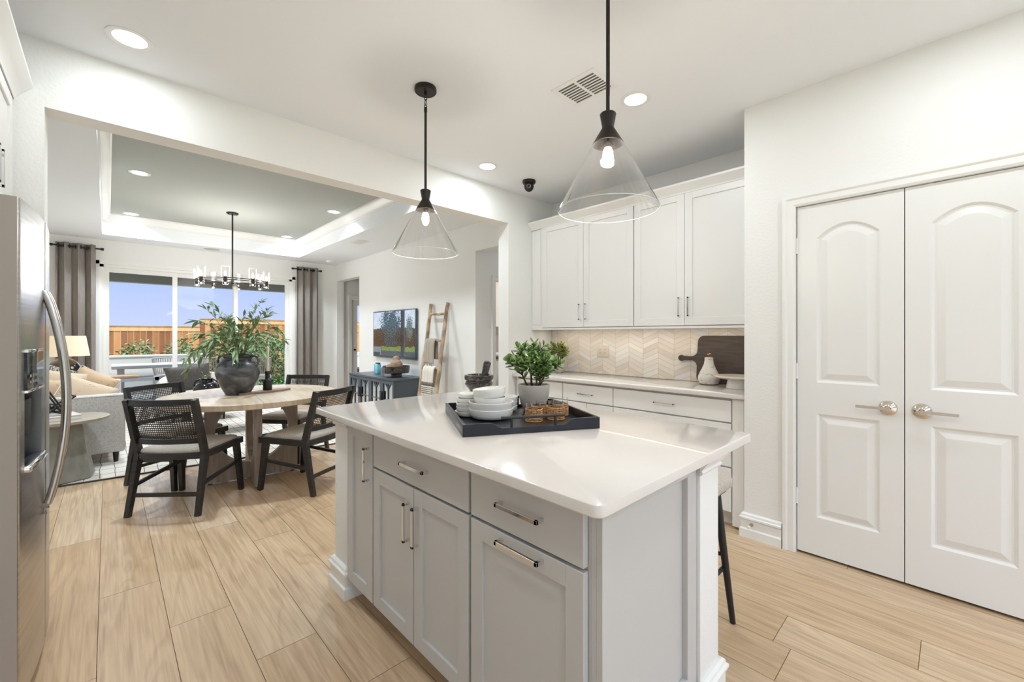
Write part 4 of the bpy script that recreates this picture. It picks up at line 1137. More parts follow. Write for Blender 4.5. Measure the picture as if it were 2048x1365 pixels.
# ================================================================== CHANDELIER
def chandelier():
    cx, cy, rr, zr = 1.30, 7.19, .425, 2.055
    t = thing('chandelier', 'black ring chandelier with eight clear glass lights over the living area', 'chandelier', (cx, cy, TZ))
    z = lambda v: v-TZ
    g = G(); g.lathe([(.001, 0), (.075, 0), (.075, -.012), (.07, -.018), (.001, -.018)], seg=32)
    for a in (0, PI): g.ball((.05*math.cos(a), .05*math.sin(a), -.022), .008, seg=10)
    g.done('canopy', 'bronze', t)
    g = G(); g.cyl((0, 0, -.015), (0, 0, z(zr-.02)), .010); g.lathe([(.001, z(zr+.03)), (.02, z(zr+.03)), (.024, z(zr+.0)), (.018, z(zr-.03)), (.001, z(zr-.04))], seg=18); g.done('rod', 'bronze', t)
    g = G()
    for dz in (.012, -.012): g.tube([(rr*math.cos(2*PI*i/64), rr*math.sin(2*PI*i/64), z(zr+dz)) for i in range(64)], .007, 6, closed=True)
    g.done('ring', 'bronze', t)
    g = G()
    for k in range(4):
        a = k*PI/4-PSI; g.cyl((rr*math.cos(a), rr*math.sin(a), z(zr-.01)), (-rr*math.cos(a), -rr*math.sin(a), z(zr-.01)), .005, seg=8)
    g.done('spokes', 'bronze', t)
    for k in range(8):
        a = PI/8+k*PI/4-PSI; x, y = rr*math.cos(a), rr*math.sin(a)
        g = G(); g.lathe([(.001, z(zr+.03)), (.018, z(zr+.03)), (.024, z(zr+.02)), (.024, z(zr-.02)), (.014, z(zr-.05)), (.001, z(zr-.05))], (x, y, 0), 16); h = g.done('lamp_cup', 'bronze', t)
        g = G(); g.lathe([(.032, z(zr+.012)), (.046, z(zr+.022)), (.047, z(zr+.165)), (.0445, z(zr+.165))], (x, y, 0), 26); g.done('glass_cylinder', 'glass', h)
        g = G(); g.lathe([(.036, z(zr+.0)), (.036, z(zr-.075)), (.028, z(zr-.085)), (.001, z(zr-.088))], (x, y, 0), 12); g.done('faceted_glass', 'glass', h)
        g = G(); g.lathe([(.001, z(zr+.03)), (.010, z(zr+.035)), (.014, z(zr+.06)), (.010, z(zr+.09)), (.001, z(zr+.108))], (x, y, 0), 12); g.ball((x, y, z(zr-.062)), .011, seg=10); g.done('bulb', 'bulb', h)
    light('lamp', 'POINT', (0, 0, z(zr+.10)), CHAND*8, (.98, .97, .95), .35, parent=t)
chandelier()
# small ceiling fittings
t = thing('ceiling_speaker', 'round flush grey speaker grille in the ceiling above the sliding door', 'speaker', (1.274, 8.69, CZ))
g = G(); g.lathe([(.001, -.004), (.105, -.004), (.115, -.001), (.115, 0)], seg=40); g.done('grille', 'gauge', t)
t = thing('smoke_detector', 'small white smoke detector near the right curtain', 'smoke detector', (3.151, 8.488, CZ))
g = G(); g.lathe([(.001, -.035), (.045, -.034), (.06, -.022), (.065, 0)], seg=32); g.done('cover', 'white', t)
t = thing('ceiling_vent', 'white air vent flush in the living room ceiling above the television wall', 'vent', (2.85, 6.42, CZ))
g = G(); g.box(-.10, .10, -.17, .17, -.004, 0, .002); g.done('frame', 'white', t)
g = G(); g.box(-.075, .075, -.145, .145, -.0046, -.004); g.done('duct', 'gauge', t)
for i in range(7):
    g = G(); g.box(-.066+i*.022-.004, -.066+i*.022+.004, -.145, .145, -.006, -.0046); g.done('slat', 'white', t)

# ================================================================== CURTAINS
def curtain(x0, x1, rx0, rx1, side):
    zr = 2.585; yr = 8.885
    t = thing('curtain_rod', 'black curtain rod over the %s curtain panel' % side, 'curtain rod', ((rx0+rx1)/2, yr, zr))
    g = G(); g.cyl((rx0, yr, zr), (rx1, yr, zr), .012); g.done('rod', 'black', t, world=True)
    for x in (rx0, rx1):
        g = G(); g.lathe([(.001, -.02), (.018, -.018), (.02, 0), (.018, .018), (.001, .02)], (x, yr, zr), 14, T=Matrix.Rotation(PI/2, 4, 'Y')); g.done('finial', 'black', t, world=True)
    for x in (x0+.06, x1-.06):
        g = G(); g.cyl((x, yr+.05, zr-.02), (x, 8.969, zr-.02), .006); g.bar((x, yr+.05, zr-.02), (x, yr, zr-.014), .01, .006); g.done('bracket', 'black', t, world=True)
    c = thing('curtain', 'long grey taupe grommet curtain panel at the %s of the sliding door' % side, 'curtain', ((x0+x1)/2, yr, .015))
    g = G(); n = 120; W = x1-x0; nf = 3
    def P(u, z):
        am = .05+.012*math.sin(u*9)+.006*(2.6-z)/2.6; ph = 2*PI*nf*u
        return Vector((x0+W*u+.020*math.sin(2*ph+.3)*(.4+.6*math.sin(z*.8)), yr+am*math.sin(ph)+.006*math.sin(z*2+u*12), z))
    zs = [.015+(2.635-.015)*k/16 for k in range(17)]; grid = [[g.b.verts.new(P(i/n, z)) for z in zs] for i in range(n+1)]
    for i in range(n):
        for k in range(16): g.b.faces.new((grid[i][k], grid[i+1][k], grid[i+1][k+1], grid[i][k+1]))
    o = g.done('panel', 'curtain', c, world=True, ang=80); s_ = o.modifiers.new('thick', 'SOLIDIFY'); s_.thickness = .003
    g = G()
    for k in range(7):
        u = (k+.0)/7+1/14-.0; u = (k+.5)/7 if False else k/7+.0357
        x = x0+W*(k/7+.07)
        g.tube([(x+.0, yr+.026*math.cos(a), zr+.026*math.sin(a)) for a in [2*PI*i/18 for i in range(18)]], .006, 6, closed=True)
    g.done('grommets', 'black', c, world=True)
curtain(-.545, -.135, -.585, -.06, 'left')
curtain(2.665, 3.065, 2.60, 3.125, 'right')

# ================================================================== TELEVISION WALL
def tv():
    x = 3.455; y0, y1, z0, z1 = 5.705, 7.135, .915, 1.70
    t = thing('television', 'wall mounted flat television showing a tree and fence', 'television', (x-.03, (y0+y1)/2, z0))
    g = G(); g.box(x-.045, x-.012, y0, y1, z0, z1, .003); g.box(x-.012, x, y0+.4, y1-.4, z0+.2, z1-.2); g.done('bezel', 'cred', t, world=True)
    g = G(); nx, nz = 150, 84; q = random.Random(5)
    from mathutils import noise
    for i in range(nx):
        for k in range(nz):
            u = i/nx; v = k/nz   # u 0 = left in the picture (far end, y1)
            nn = noise.noise(Vector((u*14, v*9, 1.3))); n2 = noise.noise(Vector((u*60, v*60, 4)))
            sky = Vector((205, 218, 232))+Vector((20, 14, 10))*nn; c = sky
            top = .60+.10*abs(u-.45)*1.2 if u < .72 else .62
            if v < .60+.03*math.sin(u*3): 
                b = .5+.5*math.sin(u*240+3*nn); c = Vector((88, 74, 58))*(.62+.5*b*.8)+Vector((18, 14, 10))*n2
                if u < .72 and abs(v-.60) < .02: c = Vector((70, 62, 56))
            dx = (u-.44)/.26; dv = (v-.62)/.50
            if dx*dx+dv*dv+nn*.55+n2*.9+q.gauss(0, .12) < .80 and v > .16: c = Vector((58, 80, 86))+Vector((80, 84, 78))*n2
            dx = (u-.88)/.10; dv = (v-.6)/.34
            if dx*dx+dv*dv+n2*.9 < .5: c = Vector((96, 112, 112))+Vector((30, 30, 30))*n2
            if .10 < v < .20+.03*nn and u > .2: c = Vector((116, 136, 66))+Vector((50, 46, 30))*n2
            if v < .10: c = Vector((70, 78, 82))
            if u < .20 and v < .19: c = Vector((120, 134, 142)) if v < .17 else Vector((160, 172, 178))
            if u < .17 and v < .06: c = Vector((52, 58, 62))
            if .685 < u < .775: c = Vector((46, 50, 55)) if u < .76 else Vector((80, 84, 88))
            c = c+Vector((1, 1, 1))*q.gauss(0, 13 if v < .16 or c[0] < 170 else 4)
            c = [max(0, min(255, w_)) for w_ in c]
            ya = y1-.018-(y1-y0-.036)*u; yb = y1-.018-(y1-y0-.036)*(i+1)/nx; za = z0+.03+(z1-z0-.048)*v; zb = z0+.03+(z1-z0-.048)*(k+1)/nz
            g.face([(x-.0458, ya, za), (x-.0458, yb, za), (x-.0458, yb, zb), (x-.0458, ya, zb)], lin(c))
    m = mat('tv_picture', (0, 0, 0), .12); nt_ = m.node_tree; b = nt_.nodes['Principled BSDF']; a = nt_.nodes.new('ShaderNodeAttribute'); a.attribute_name = 'col'
    nt_.links.new(a.outputs['Color'], b.inputs['Emission Color']); b.inputs['Emission Strength'].default_value = .9
    g.done('screen', m, t, world=True, smooth=False, weld=False, recalc=False)
tv()
def credenza():
    x0, x1, y0, y1, zt_ = 2.935, 3.452, 5.50, 7.02, .655
    t = thing('credenza', 'low slate grey metal credenza with mirrored lattice doors under the television', 'credenza', ((x0+x1)/2, (y0+y1)/2, 0))
    g = G(); g.box(x0-.008, x1, y0-.008, y1+.008, zt_-.028, zt_, .003); g.done('top', 'cred', t, world=True)
    g = G(); g.box(x0+.02, x1, y0, y1, .05, zt_-.028); g.box(x0+.03, x1-.02, y0+.03, y1-.03, 0, .05); g.done('body', 'cred', t, world=True)
    W = (y1-y0)/4
    for k in range(4):
        a, b = y0+k*W+.003, y0+(k+1)*W-.003; z0, z1 = .06, zt_-.034; f = .042
        g = G(); g.box(x0, x0+.02, a, a+f, z0, z1); g.box(x0, x0+.02, b-f, b, z0, z1); g.box(x0, x0+.02, a+f, b-f, z1-f, z1); g.box(x0, x0+.02, a+f, b-f, z0, z0+f)
        c = (a+b)/2; zc = (z0+z1)/2
        g.box(x0+.004, x0+.016, c-.007, c+.007, z0+f, z1-f); g.box(x0+.004, x0+.016, a+f, b-f, zc-.007, zc+.007)
        for zz, s_ in ((z1-f, -1), (z0+f, 1)):
            for s2 in (-1, 1): g.bar((x0+.010, c, zz+s_*.085), (x0+.010, c+s2*.075, zz), .010, .010, up=(1, 0, 0))
        d = g.done('door', 'cred', t, world=True)
        q = G(); q.box(x0+.016, x0+.019, a+f, b-f, z0+f, z1-f); q.done('mirror', 'credm', d, world=True)
        if k % 2 == 0:   # plate across the pair
            q = G(); q.box(x0-.012, x0, b-.062, b-.004, .30, .46, .003); q.done('handle_plate', 'credh', d, world=True)
            q = G(); q.box(x0-.022, x0-.012, b-.02, b-.008, .31, .45, .002); q.done('pull', 'cred', d, world=True)
        else:
            q = G(); q.box(x0-.012, x0, a+.004, a+.03, .30, .46, .003); q.done('handle_plate', 'credh', d, world=True)
credenza()
CZt = .656
t = thing('footed_bowl', 'dark metal footed bowl holding wooden balls on the credenza', 'bowl', (3.17, 5.86, CZt))
g = G(); g.lathe([(.001, .0), (.085, 0), (.085, .040), (.07, .05), (.13, .054), (.185, .058), (.193, .066), (.205, .160), (.202, .164), (.196, .160), (.182, .08), (.001, .07)], seg=48); g.done('bowl', 'marbleb', t)
for (dx, dy, dz, r), l in zip(((-.03, -.055, .175, .095), (-.06, .105, .137, .055), (.055, .11, .150, .062), (.03, .055, .262, .054)),
        ('largest turned wood ball at the right in the footed bowl', 'small front wood ball at the left in the footed bowl', 'wood ball behind at the left in the footed bowl', 'wood ball on top of the pile in the footed bowl')):
    g = G(); g.ball((3.17+dx, 5.86+dy, CZt+dz), r, seg=26)
    for k in range(3): g.tube([(3.17+dx+r*1.002*math.cos(a)*math.sin(.7+k*.45), 5.86+dy+r*1.002*math.sin(a)*math.sin(.7+k*.45), CZt+dz+r*1.002*math.cos(.7+k*.45)) for a in [2*PI*i/26 for i in range(26)]], .0014, 4, closed=True)
    tag(g.done('wooden_ball', 'woodball'), l, 'ball', 'wooden balls in the footed bowl')
t = thing('glass_ornament', 'small teal glass block with a dark cap on the credenza', 'ornament', (3.20, 6.50, CZt))
g = G(); g.box(-.04, .04, -.02, .10, 0, .16, .015); g.done('block', 'teal', t)
g = G(); g.box(-.015, .015, -.035, .09, .161, .18, .004); g.done('cap', 'lampb', t)
t = thing('glass_ornament', 'slim clear glass wedge beside the teal block on the credenza', 'ornament', (3.20, 6.36, CZt))
g = G(); g.prism([(-.028, 0), (.024, 0), (.012, .11), (-.012, .11)], -.02, .02, 'x'); g.done('wedge', 'steel', t)

def ladder():
    t = thing('blanket_ladder', 'rustic wooden blanket ladder leaning on the wall right of the credenza', 'ladder', (3.2, 5.05, 0))
    pos = lambda y, z: Vector((3.425-.37*(1-z/1.74), y, z))
    ends = []
    for yt, yb in ((5.29, 5.13), (4.88, 4.72)):
        pts = []; rs_ = []
        q = random.Random(int(yt*100))
        for i in range(12):
            u = i/11; z = .0+1.74*u; p = pos(yb+(yt-yb)*u, z)+Vector((q.uniform(-.004, .004), q.uniform(-.006, .006), 0)); pts.append(p); rs_.append(.029-.006*abs(u-.4)+q.uniform(-.002, .002))
        g = G(); g.tube(pts, rs_, 12); g.done('rail', 'ladder', t, world=True)
    for z in (1.585, 1.21, .83, .45):
        u = z/1.74; a = pos(5.13+.16*u, z); b = pos(4.72+.16*u, z); q = random.Random(int(z*100))
        g = G(); g.tube([a+(b-a)*k/6+Vector((0, 0, q.uniform(-.004, .004))) for k in range(7)], .017, 10); g.done('rung', 'ladder', t, world=True)
    # throws: cloth draped over a rung
    def throw(name, label, z, ua, ub, front, backl, m, stripes=None, fringe=None, skew=0):
        a = pos(5.13+.16*z/1.74, z); b = pos(4.72+.16*z/1.74, z); tt = thing(name, label, 'blanket', (a+(b-a)*.5)+Vector((0, 0, -front)))
        def P(u, s_):  # s_ arc length from top: negative = back side
            base = a+(b-a)*(ua+(ub-ua)*u); r = .027+.006*math.sin(u*17)
            cx = .012*math.sin(u*21+z)
            if s_ >= 0: off = Vector((-r-.03*min(1, s_*3)-.008-abs(cx), skew*s_, .0-s_+r*.5)) if s_ > .04 else Vector((-r*math.sin(s_/.04*PI/2)-abs(cx), 0, r*math.cos(s_/.04*PI/2)))
            else: off = Vector((r*math.sin(min(1, -s_/.04)*PI/2), skew*-s_*.5, r*math.cos(min(1, -s_/.04)*PI/2)-max(0, -s_-.04)))
            return base+off
        def strip(sa, sb, n, name, m_):
            g = G(); N = 26
            gr = [[g.b.verts.new(P(i/N, sa+(sb-sa)*k/n)) for k in range(n+1)] for i in range(N+1)]
            for i in range(N):
                for k in range(n): g.b.faces.new((gr[i][k], gr[i+1][k], gr[i+1][k+1], gr[i][k+1]))
            o = g.done(name, m_, tt, world=True, ang=80); s2 = o.modifiers.new('thick', 'SOLIDIFY'); s2.thickness = .006; s2.offset = 0
            return o
        cl = strip(-backl, front, 34, 'cloth', m)
        for (sa, sb) in stripes or ():
            o = strip(sa, sb, 2, 'stripe', 'throwd'); o.modifiers['thick'].thickness = .0085
        if fringe:
            g = G()
            for i in range(34):
                p = P(i/33, front); g.cyl(p, p+Vector((R.uniform(-.008, .008), R.uniform(-.012, .012), -fringe)), .003, .002, 5)
            g.done('fringe', m, tt, world=True)
    throw('throw_blanket', 'taupe throw folded over the upper ladder rung', 1.21, .08, .62, .33, .30, 'throw', fringe=.05, skew=-.06)
    throw('throw_blanket', 'cream throw with grey stripes and fringe over the lower ladder rung', .83, .16, .80, .44, .30, 'throww', stripes=((.20, .25), (.27, .28), (.295, .305), (.32, .33), (.345, .355)), fringe=.10)
ladder()

# ================================================================== SOFA GROUP
def sofa():
    x0, x1, y0, y1 = -.95, .13, 5.80, 7.86
    t = thing('sofa', 'pale boucle sofa seen from its arm behind the round side table', 'sofa', ((x0+x1)/2, (y0+y1)/2, 0.012))
    z = .012
    g = G(); g.box(x0+.02, x1-.03, y0+.02, y1-.02, .11+z, .30+z, .02); g.done('frame', 'sofa', t, world=True)
    for a, b in ((y0, y0+.13), (y1-.13, y1)):
        g = G(); g.box(x0, x1, a, b, .105+z, .685+z, .022, seg=3); ar = g.done('arm', 'sofa', t, world=True)
        q = G()
        yy = a+.006 if a == y0 else b-.006
        q.tube([(x0+.03, yy-.007, .672+z), (x1-.02, yy-.007, .672+z), (x1-.007, yy-.003, .655+z), (x1-.006, yy-.003, .13+z)], .004, 6); q.done('piping', 'sofa', ar, world=True)
    g = G(); g.box(x0, x0+.22, y0+.13, y1-.13, .11+z, .80+z, .04, seg=3); g.done('back', 'sofa', t, world=True)
    for k in range(2):
        a = y0+.135+k*.895; g = G(); g.box(x0+.22, x1-.02, a, a+.89, .30+z, .46+z, .04, seg=3); g.done('seat_cushion', 'sofain', t, world=True)
    for a, b in ((x1-.07, y0+.06), (x1-.07, y1-.06), (x0+.08, y0+.06), (x0+.08, y1-.06)):
        g = G(); g.cyl((a, b, .11+z), (a, b, z), .026, .018, 12); g.done('leg', 'bronze', t, world=True)
sofa()
def cushion(name, label, loc, W, Hh, TH, m, rot, pipe=None, cat='pillow', group=None):
    g = G(); n = 14; T = Matrix.Translation(loc) @ rot
    def sh(u, v):
        e_ = max(abs(u), abs(v)); pin = 1-.07*(1-abs(u)**2)*(abs(v)**3)-.0
        k = (1-abs(u)**2.6)**.5*(1-abs(v)**2.6)**.5
        x = u*W/2*(1-.06*(1-v*v)*abs(u)**3); z_ = v*Hh/2*(1-.06*(1-u*u)*abs(v)**3); return x, z_, TH/2*k
    for s_ in (1, -1):
        gr = [[None]*(n+1) for _ in range(n+1)]
        for i in range(n+1):
            for k in range(n+1):
                u, v = -1+2*i/n, -1+2*k/n; x, z_, y = sh(u, v); gr[i][k] = g.b.verts.new(T @ Vector((x, s_*y, z_)))
        for i in range(n):
            for k in range(n): g.b.faces.new((gr[i][k], gr[i+1][k], gr[i+1][k+1], gr[i][k+1]))
    o = tag(g.done(name, m, weld=True, ang=70), label, cat, group)
    if pipe:
        q = G(); pts = []
        for u, v in [(-1+2*i/n, -1) for i in range(n)]+[(1, -1+2*i/n) for i in range(n)]+[(1-2*i/n, 1) for i in range(n)]+[(-1, 1-2*i/n) for i in range(n)]:
            x, z_, y = sh(u, v); pts.append(T @ Vector((x, 0, z_)))
        q.tube(pts, .005, 5, closed=True); q.done('piping', pipe, o, world=True)
    return o
rot = lambda rz=0, rx=0, ry=0: (Matrix.Rotation(rz, 4, 'Z') @ Matrix.Rotation(rx, 4, 'X') @ Matrix.Rotation(ry, 4, 'Y'))
cushion('throw_pillow', 'tan linen pillow with dashed print leaning at the near sofa arm', (-.19, 6.12, .625), .43, .43, .24, 'tan2', rot(.25, -.35, .5), 'bookp')
cushion('throw_pillow', 'tan striped linen pillow behind the dashed one at the near sofa arm', (-.52, 6.30, .64), .44, .44, .22, 'tan', rot(.1, -.25, .2), 'bookp')
cushion('throw_pillow', 'pale tan pillow tilted against the far end of the sofa seat', (-.17, 7.54, .62), .43, .43, .24, 'tan', rot(-.1, -.2, .55), 'bookp')
cushion('throw_pillow', 'tan pillow lying second from the far sofa arm', (-.42, 7.10, .66), .44, .44, .22, 'tan2', rot(.3, -.25, .25), 'bookp')
cushion('throw_pillow', 'charcoal striped pillow at the back of the sofa by the lamp', (-.52, 7.56, .70), .46, .46, .14, 'stripe', rot(0, -.2, .4))
# round side table
def sidetable():
    cx, cy = -.29, 5.46; t = thing('side_table', 'round grey wood side table on a faceted pedestal beside the sofa arm', 'side table', (cx, cy, .012))
    g = G(); g.lathe([(.001, .508), (.285, .508), (.302, .516), (.306, .536), (.300, .541), (.001, .541)], seg=64); g.done('top', 'conctop', t)
    g = G()
    hexa = lambda r, z, ph: [Vector((r*math.cos(ph+i*PI/3), r*math.sin(ph+i*PI/3), z)) for i in range(6)]
    g.rings([hexa(.215, 0, .42), hexa(.225, .01, .42), hexa(.135, .508, .42+.15)]); g.done('pedestal', 'concrete', t, smooth=False)
    bz = .012+.542
    b = thing('coffee_table_book', 'large pale art book lying on the round side table', 'book', (cx-.06, cy-.05, bz), .25)
    g = G(); g.box(-.16, .155, -.13, .13, .003, .032); g.done('pages', 'bookp', b)
    g = G(); g.box(-.165, .16, -.135, .135, 0, .003); g.box(-.165, .16, -.135, .135, .032, .035); g.box(-.165, -.161, -.135, .135, 0, .035); g.done('cover', 'bookc', b)
    s_ = thing('geometric_sculpture', 'black sculpture of interlocked open rectangles lying on the pale book', 'sculpture', (cx-.05, cy-.05, bz+.035+.035), 0)
    for i, (rz_, ry_, rx_, L, W) in enumerate(((.5, -.6, .2, .26, .055), (1.5, .4, .3, .24, .06), (2.5, -.2, -.5, .25, .055), (.1, 1.1, .4, .22, .055))):
        g = G(); T = Tm((0, 0, .012*i-.01), rz_, rx_, ry_); k = .011
        T = T @ Matrix.Translation((.035, 0, 0))
        g.box(-L/2, L/2, -W/2, -W/2+k, -k/2, k/2, T=T); g.box(-L/2, L/2, W/2-k, W/2, -k/2, k/2, T=T); g.box(-L/2, -L/2+k, -W/2, W/2, -k/2, k/2, T=T); g.box(L/2-k, L/2, -W/2, W/2, -k/2, k/2, T=T)
        zmin = min(v.co.z for v in g.b.verts)
        if zmin < -.034:
            for v in g.b.verts: v.co.z += -.034-zmin
        g.done('open_rectangle', 'black', s_)
sidetable()
# lamp behind the sofa on an end table
t = thing('end_table', 'small dark end table between sofa end and curtain', 'table', (-.42, 8.25, 0.012))
g = G(); g.lathe([(.001, .53), (.24, .53), (.24, .55), (.001, .55)], seg=40); g.done('top', 'black', t)
g = G(); g.lathe([(.001, 0), (.16, 0), (.16, .012), (.02, .03), (.02, .53), (.001, .53)], seg=28); g.done('base', 'black', t)
t = thing('table_lamp', 'black glass gourd lamp with a wide linen shade behind the sofa', 'table lamp', (-.42, 8.25, .563))
g = G(); g.lathe([(.001, 0), (.08, 0), (.10, .01), (.165, .10), (.185, .20), (.168, .30), (.115, .375), (.045, .42), (.022, .43), (.02, .445), (.001, .445)], seg=40); g.done('base', 'lampb', t)
g = G(); g.cyl((0, 0, .445), (0, 0, .70), .006); g.done('stem', 'gold', t)
g = G(); g.lathe([(.245, .445), (.205, .715), (.203, .715), (.243, .445)], seg=56); g.done('lamp_shade', 'shade', t)
light('lamp', 'POINT', (0, 0, .56), 2.5, (1, .8, .55), .04, parent=t)

# armchair with pillow
t = thing('armchair', 'pale rounded armchair near the sliding door holding a charcoal pillow', 'armchair', (.98, 7.95, .012))
g = G(); N = 28; rs = []
for i in range(N+1):
    a = PI*.0+PI*1.0*i/N; 
    cxx, cyy = .40*math.cos(a), .34*math.sin(a)-.02; o = Vector((math.cos(a), math.sin(a), 0)); hgt = .60+.10*math.sin(a)
    w_ = .075
    sec = [(-w_, .12), (w_, .12), (w_, hgt-.04), (w_*.6, hgt), (-w_*.6, hgt), (-w_, hgt-.04)]
    rs.append([Vector((cxx, cyy, 0))+o*p[0]+Vector((0, 0, p[1])) for p in sec])
rs = [[p+Vector((0, -.28, 0)) for p in rs[0]]]+rs+[[p+Vector((0, -.28, 0)) for p in rs[-1]]]
g.rings(rs); g.done('shell', 'sofa', t, ang=50)
g = G(); g.box(-.33, .33, -.33, .26, .14, .42, .05, seg=3); g.done('seat_cushion', 'sofa', t)
for a, b in ((-.3, -.25), (.3, -.25), (-.25, .22), (.25, .22)):
    g = G(); g.cyl((a, b, .14), (a, b, 0), .02, .014); g.done('leg', 'bronze', t)
cushion('throw_pillow', 'charcoal pillow with a pointed corner propped in the pale armchair', (.86, 7.72, .66), .54, .40, .15, 'charc', rot(-.25, .3, -.12))
# coffee table with black jug
t = thing('coffee_table', 'low dark coffee table behind the dining table holding a black jug', 'coffee table', (1.10, 6.75, .012))
g = G(); g.box(-.42, .42, -.30, .30, .38, .42, .006); g.done('top', 'black', t)
for a, b in ((-.38, -.26), (.38, -.26), (-.38, .26), (.38, .26)):
    g = G(); g.box(a-.02, a+.02, b-.02, b+.02, 0, .38); g.done('leg', 'black', t)
t = thing('black_jug', 'glossy black two handled jug on the coffee table left of the vase', 'jug', (.93, 6.72, .433))
g = G(); g.lathe([(.001, 0), (.08, 0), (.12, .05), (.145, .12), (.14, .18), (.11, .225), (.075, .245), (.07, .275), (.082, .292), (.07, .288), (.001, .22)], seg=40); g.done('body', 'jug', t)
for s_ in (-1, 1):
    g = G(); g.tube([vr*s_*(.085+.075*math.sin(a))+Vector((0, 0, .205-.07*math.cos(a)*-1)) for a in [PI*i/12 for i in range(13)]], .011, 8); g.done('handle', 'jug', t)
g = G(); g.tube([vr*.12+Vector((0, 0, .25)), vr*.15+Vector((0, 0, .2)), vr*.145+Vector((0, 0, .05))], .008, 6); g.done('bead_string', 'woodball', t)
q_ = random.Random(9); t = thing('small_plant', 'sprig of small leaves growing out of the black jug', 'plant', (.93, 6.72, .66)); gl = G(); gs = G()
for k in range(9):
    a = q_.uniform(0, 6.28); e_ = Vector((.05*math.cos(a), .05*math.sin(a), q_.uniform(.08, .16))); gs.cyl((0, 0, 0), e_, .002, seg=5)
    for j in range(4): leaf_flat(gl, e_*(.5+.15*j), Vector((q_.gauss(0, 1), q_.gauss(0, 1), .6)), Vector((0, 0, 1)), .04, .014)
gs.done('stems', 'stemw', t); gl.done('leaves', 'jade2', t, recalc=False)

# rug
def rug():
    t = thing('area_rug', 'white woven rug with fine dark lines under sofa and side table', 'rug', (.55, 6.7, 0))
    P_ = [(-.95, 5.30), (2.15, 5.04), (2.15, 8.35), (-.95, 8.35)]
    g = G(); g.prism(P_, .0005, .0115, 'z'); g.done('pile', 'rug', t, world=True)
    g = G(); dx = Vector((3.1, -.26, 0)); 
    for k in range(1, 31):
        u = k/31; x = -.95+3.1*u; ya = 5.30-.26*u; q = random.Random(k)
        y = ya+.02
        pts = []
        while y < 8.3: pts.append((x+q.uniform(-.008, .008), y, .0118)); y += .18
        g.tube(pts, .0022, 4)
    for k in range(16):
        y = 5.45+k*.19; g.bar((-.94, y, .0118), (2.14, y-.2, .0118), .0035, .0012)
    g.done('thread_lines', 'rugl', t, world=True)
    g = G(); g.bar((-.95, 5.297, .006), (2.15, 5.037, .006), .018, .012); g.done('bound_edge', 'rugl', t, world=True)
    g = G(); q = random.Random(2)
    for k in range(340):
        u = k/340; p = Vector((-.95+3.1*u, 5.295-.26*u, .012)); g.cyl(p+Vector((0, .02, 0)), p+Vector((q.uniform(-.006, .006), -.006, -.006)), .0022, .0015, 4)
    g.done('fringe', 'rug', t, world=True)
rug()

# ================================================================== LAUNDRY
t = thing('washing_machine', 'white front loading washer seen through the laundry doorway', 'washing machine', (4.86, 5.5, 0))
g = G(); g.box(-.33, .33, -.30, .33, 0.02, .975, .012); g.done('cabinet_body', 'white', t)
Q = Matrix.Rotation(PI/2, 4, 'X')
g = G(); g.lathe([(.235, 0), (.24, .02), (.225, .045), (.19, .05), (.185, .03)], (0, -.30, .50), 48, T=Q); d = g.done('door_ring', 'chrome', t)
g = G(); g.lathe([(.001, .035), (.12, .033), (.186, .02)], (0, -.30, .50), 40, T=Q); g.done('door_glass', 'jug', d)
g = G(); g.box(-.32, .32, -.305, -.298, .86, .965, .003); g.done('control_panel', 'gauge', t)
g = G(); g.box(-.28, -.16, -.308, -.304, .89, .94, .002); g.done('detergent_drawer', 'vdark', t)
t = thing('laundry_shelf', 'white bracketed shelf above the washer in the laundry', 'shelf', (4.95, 5.78, 1.44))
g = G(); g.box(-.5, .5, -.16, .165, 0, .028); g.done('board', 'white', t)
for a in (-.34, .3):
    g = G(); g.prism([(.165, 0), (-.12, 0), (-.10, -.03), (.13, -.16), (.165, -.16)], a, a+.03, 'x'); g.done('bracket', 'white', t)
t = can(4.6, 5.1, CZ, E=14, label='recessed light inside the laundry room', col=(1, .97, .93)); t['group'] = 'recessed lights of side rooms'
t = can(4.5, 3.7, CZ, E=3, label='recessed light in the side hall'); t['group'] = 'recessed lights of side rooms'

# ================================================================== OUTSIDE
GZ = -.26
g = G(); g.box(-8, 14, -9, -2.8, -.2, -.02); st(g.done('patio', 'patio'), 'concrete drive behind the kitchen')
g = G(); g.box(-6, 12, 9.12, 12.45, -.2, -.02); st(g.done('patio', 'patio'), 'concrete patio slab')
g = G(); g.box(-30, 40, 12.45, 45, GZ-.3, GZ); g.box(-30, -6, 5, 12.6, GZ-.3, GZ); g.box(-30, 40, -40, -9, GZ-.3, GZ)
tag(g.done('lawn', 'grass'), 'green lawn between patio and fence', 'grass', kind='stuff')
g = G(); g.box(-3, 6, 9.12, 10.9, 2.47, 2.58); g.box(-3, 6, 10.7, 10.9, 2.285, 2.47); st(g.done('ceiling_patio', 'beam'), 'patio cover with beam')
g = G(); g.box(-3.0, -2.75, 10.68, 10.92, -.02, 2.284); g.box(5.7, 5.95, 10.68, 10.92, -.02, 2.284); st(g.done('wall_patio_posts', 'stucco'))
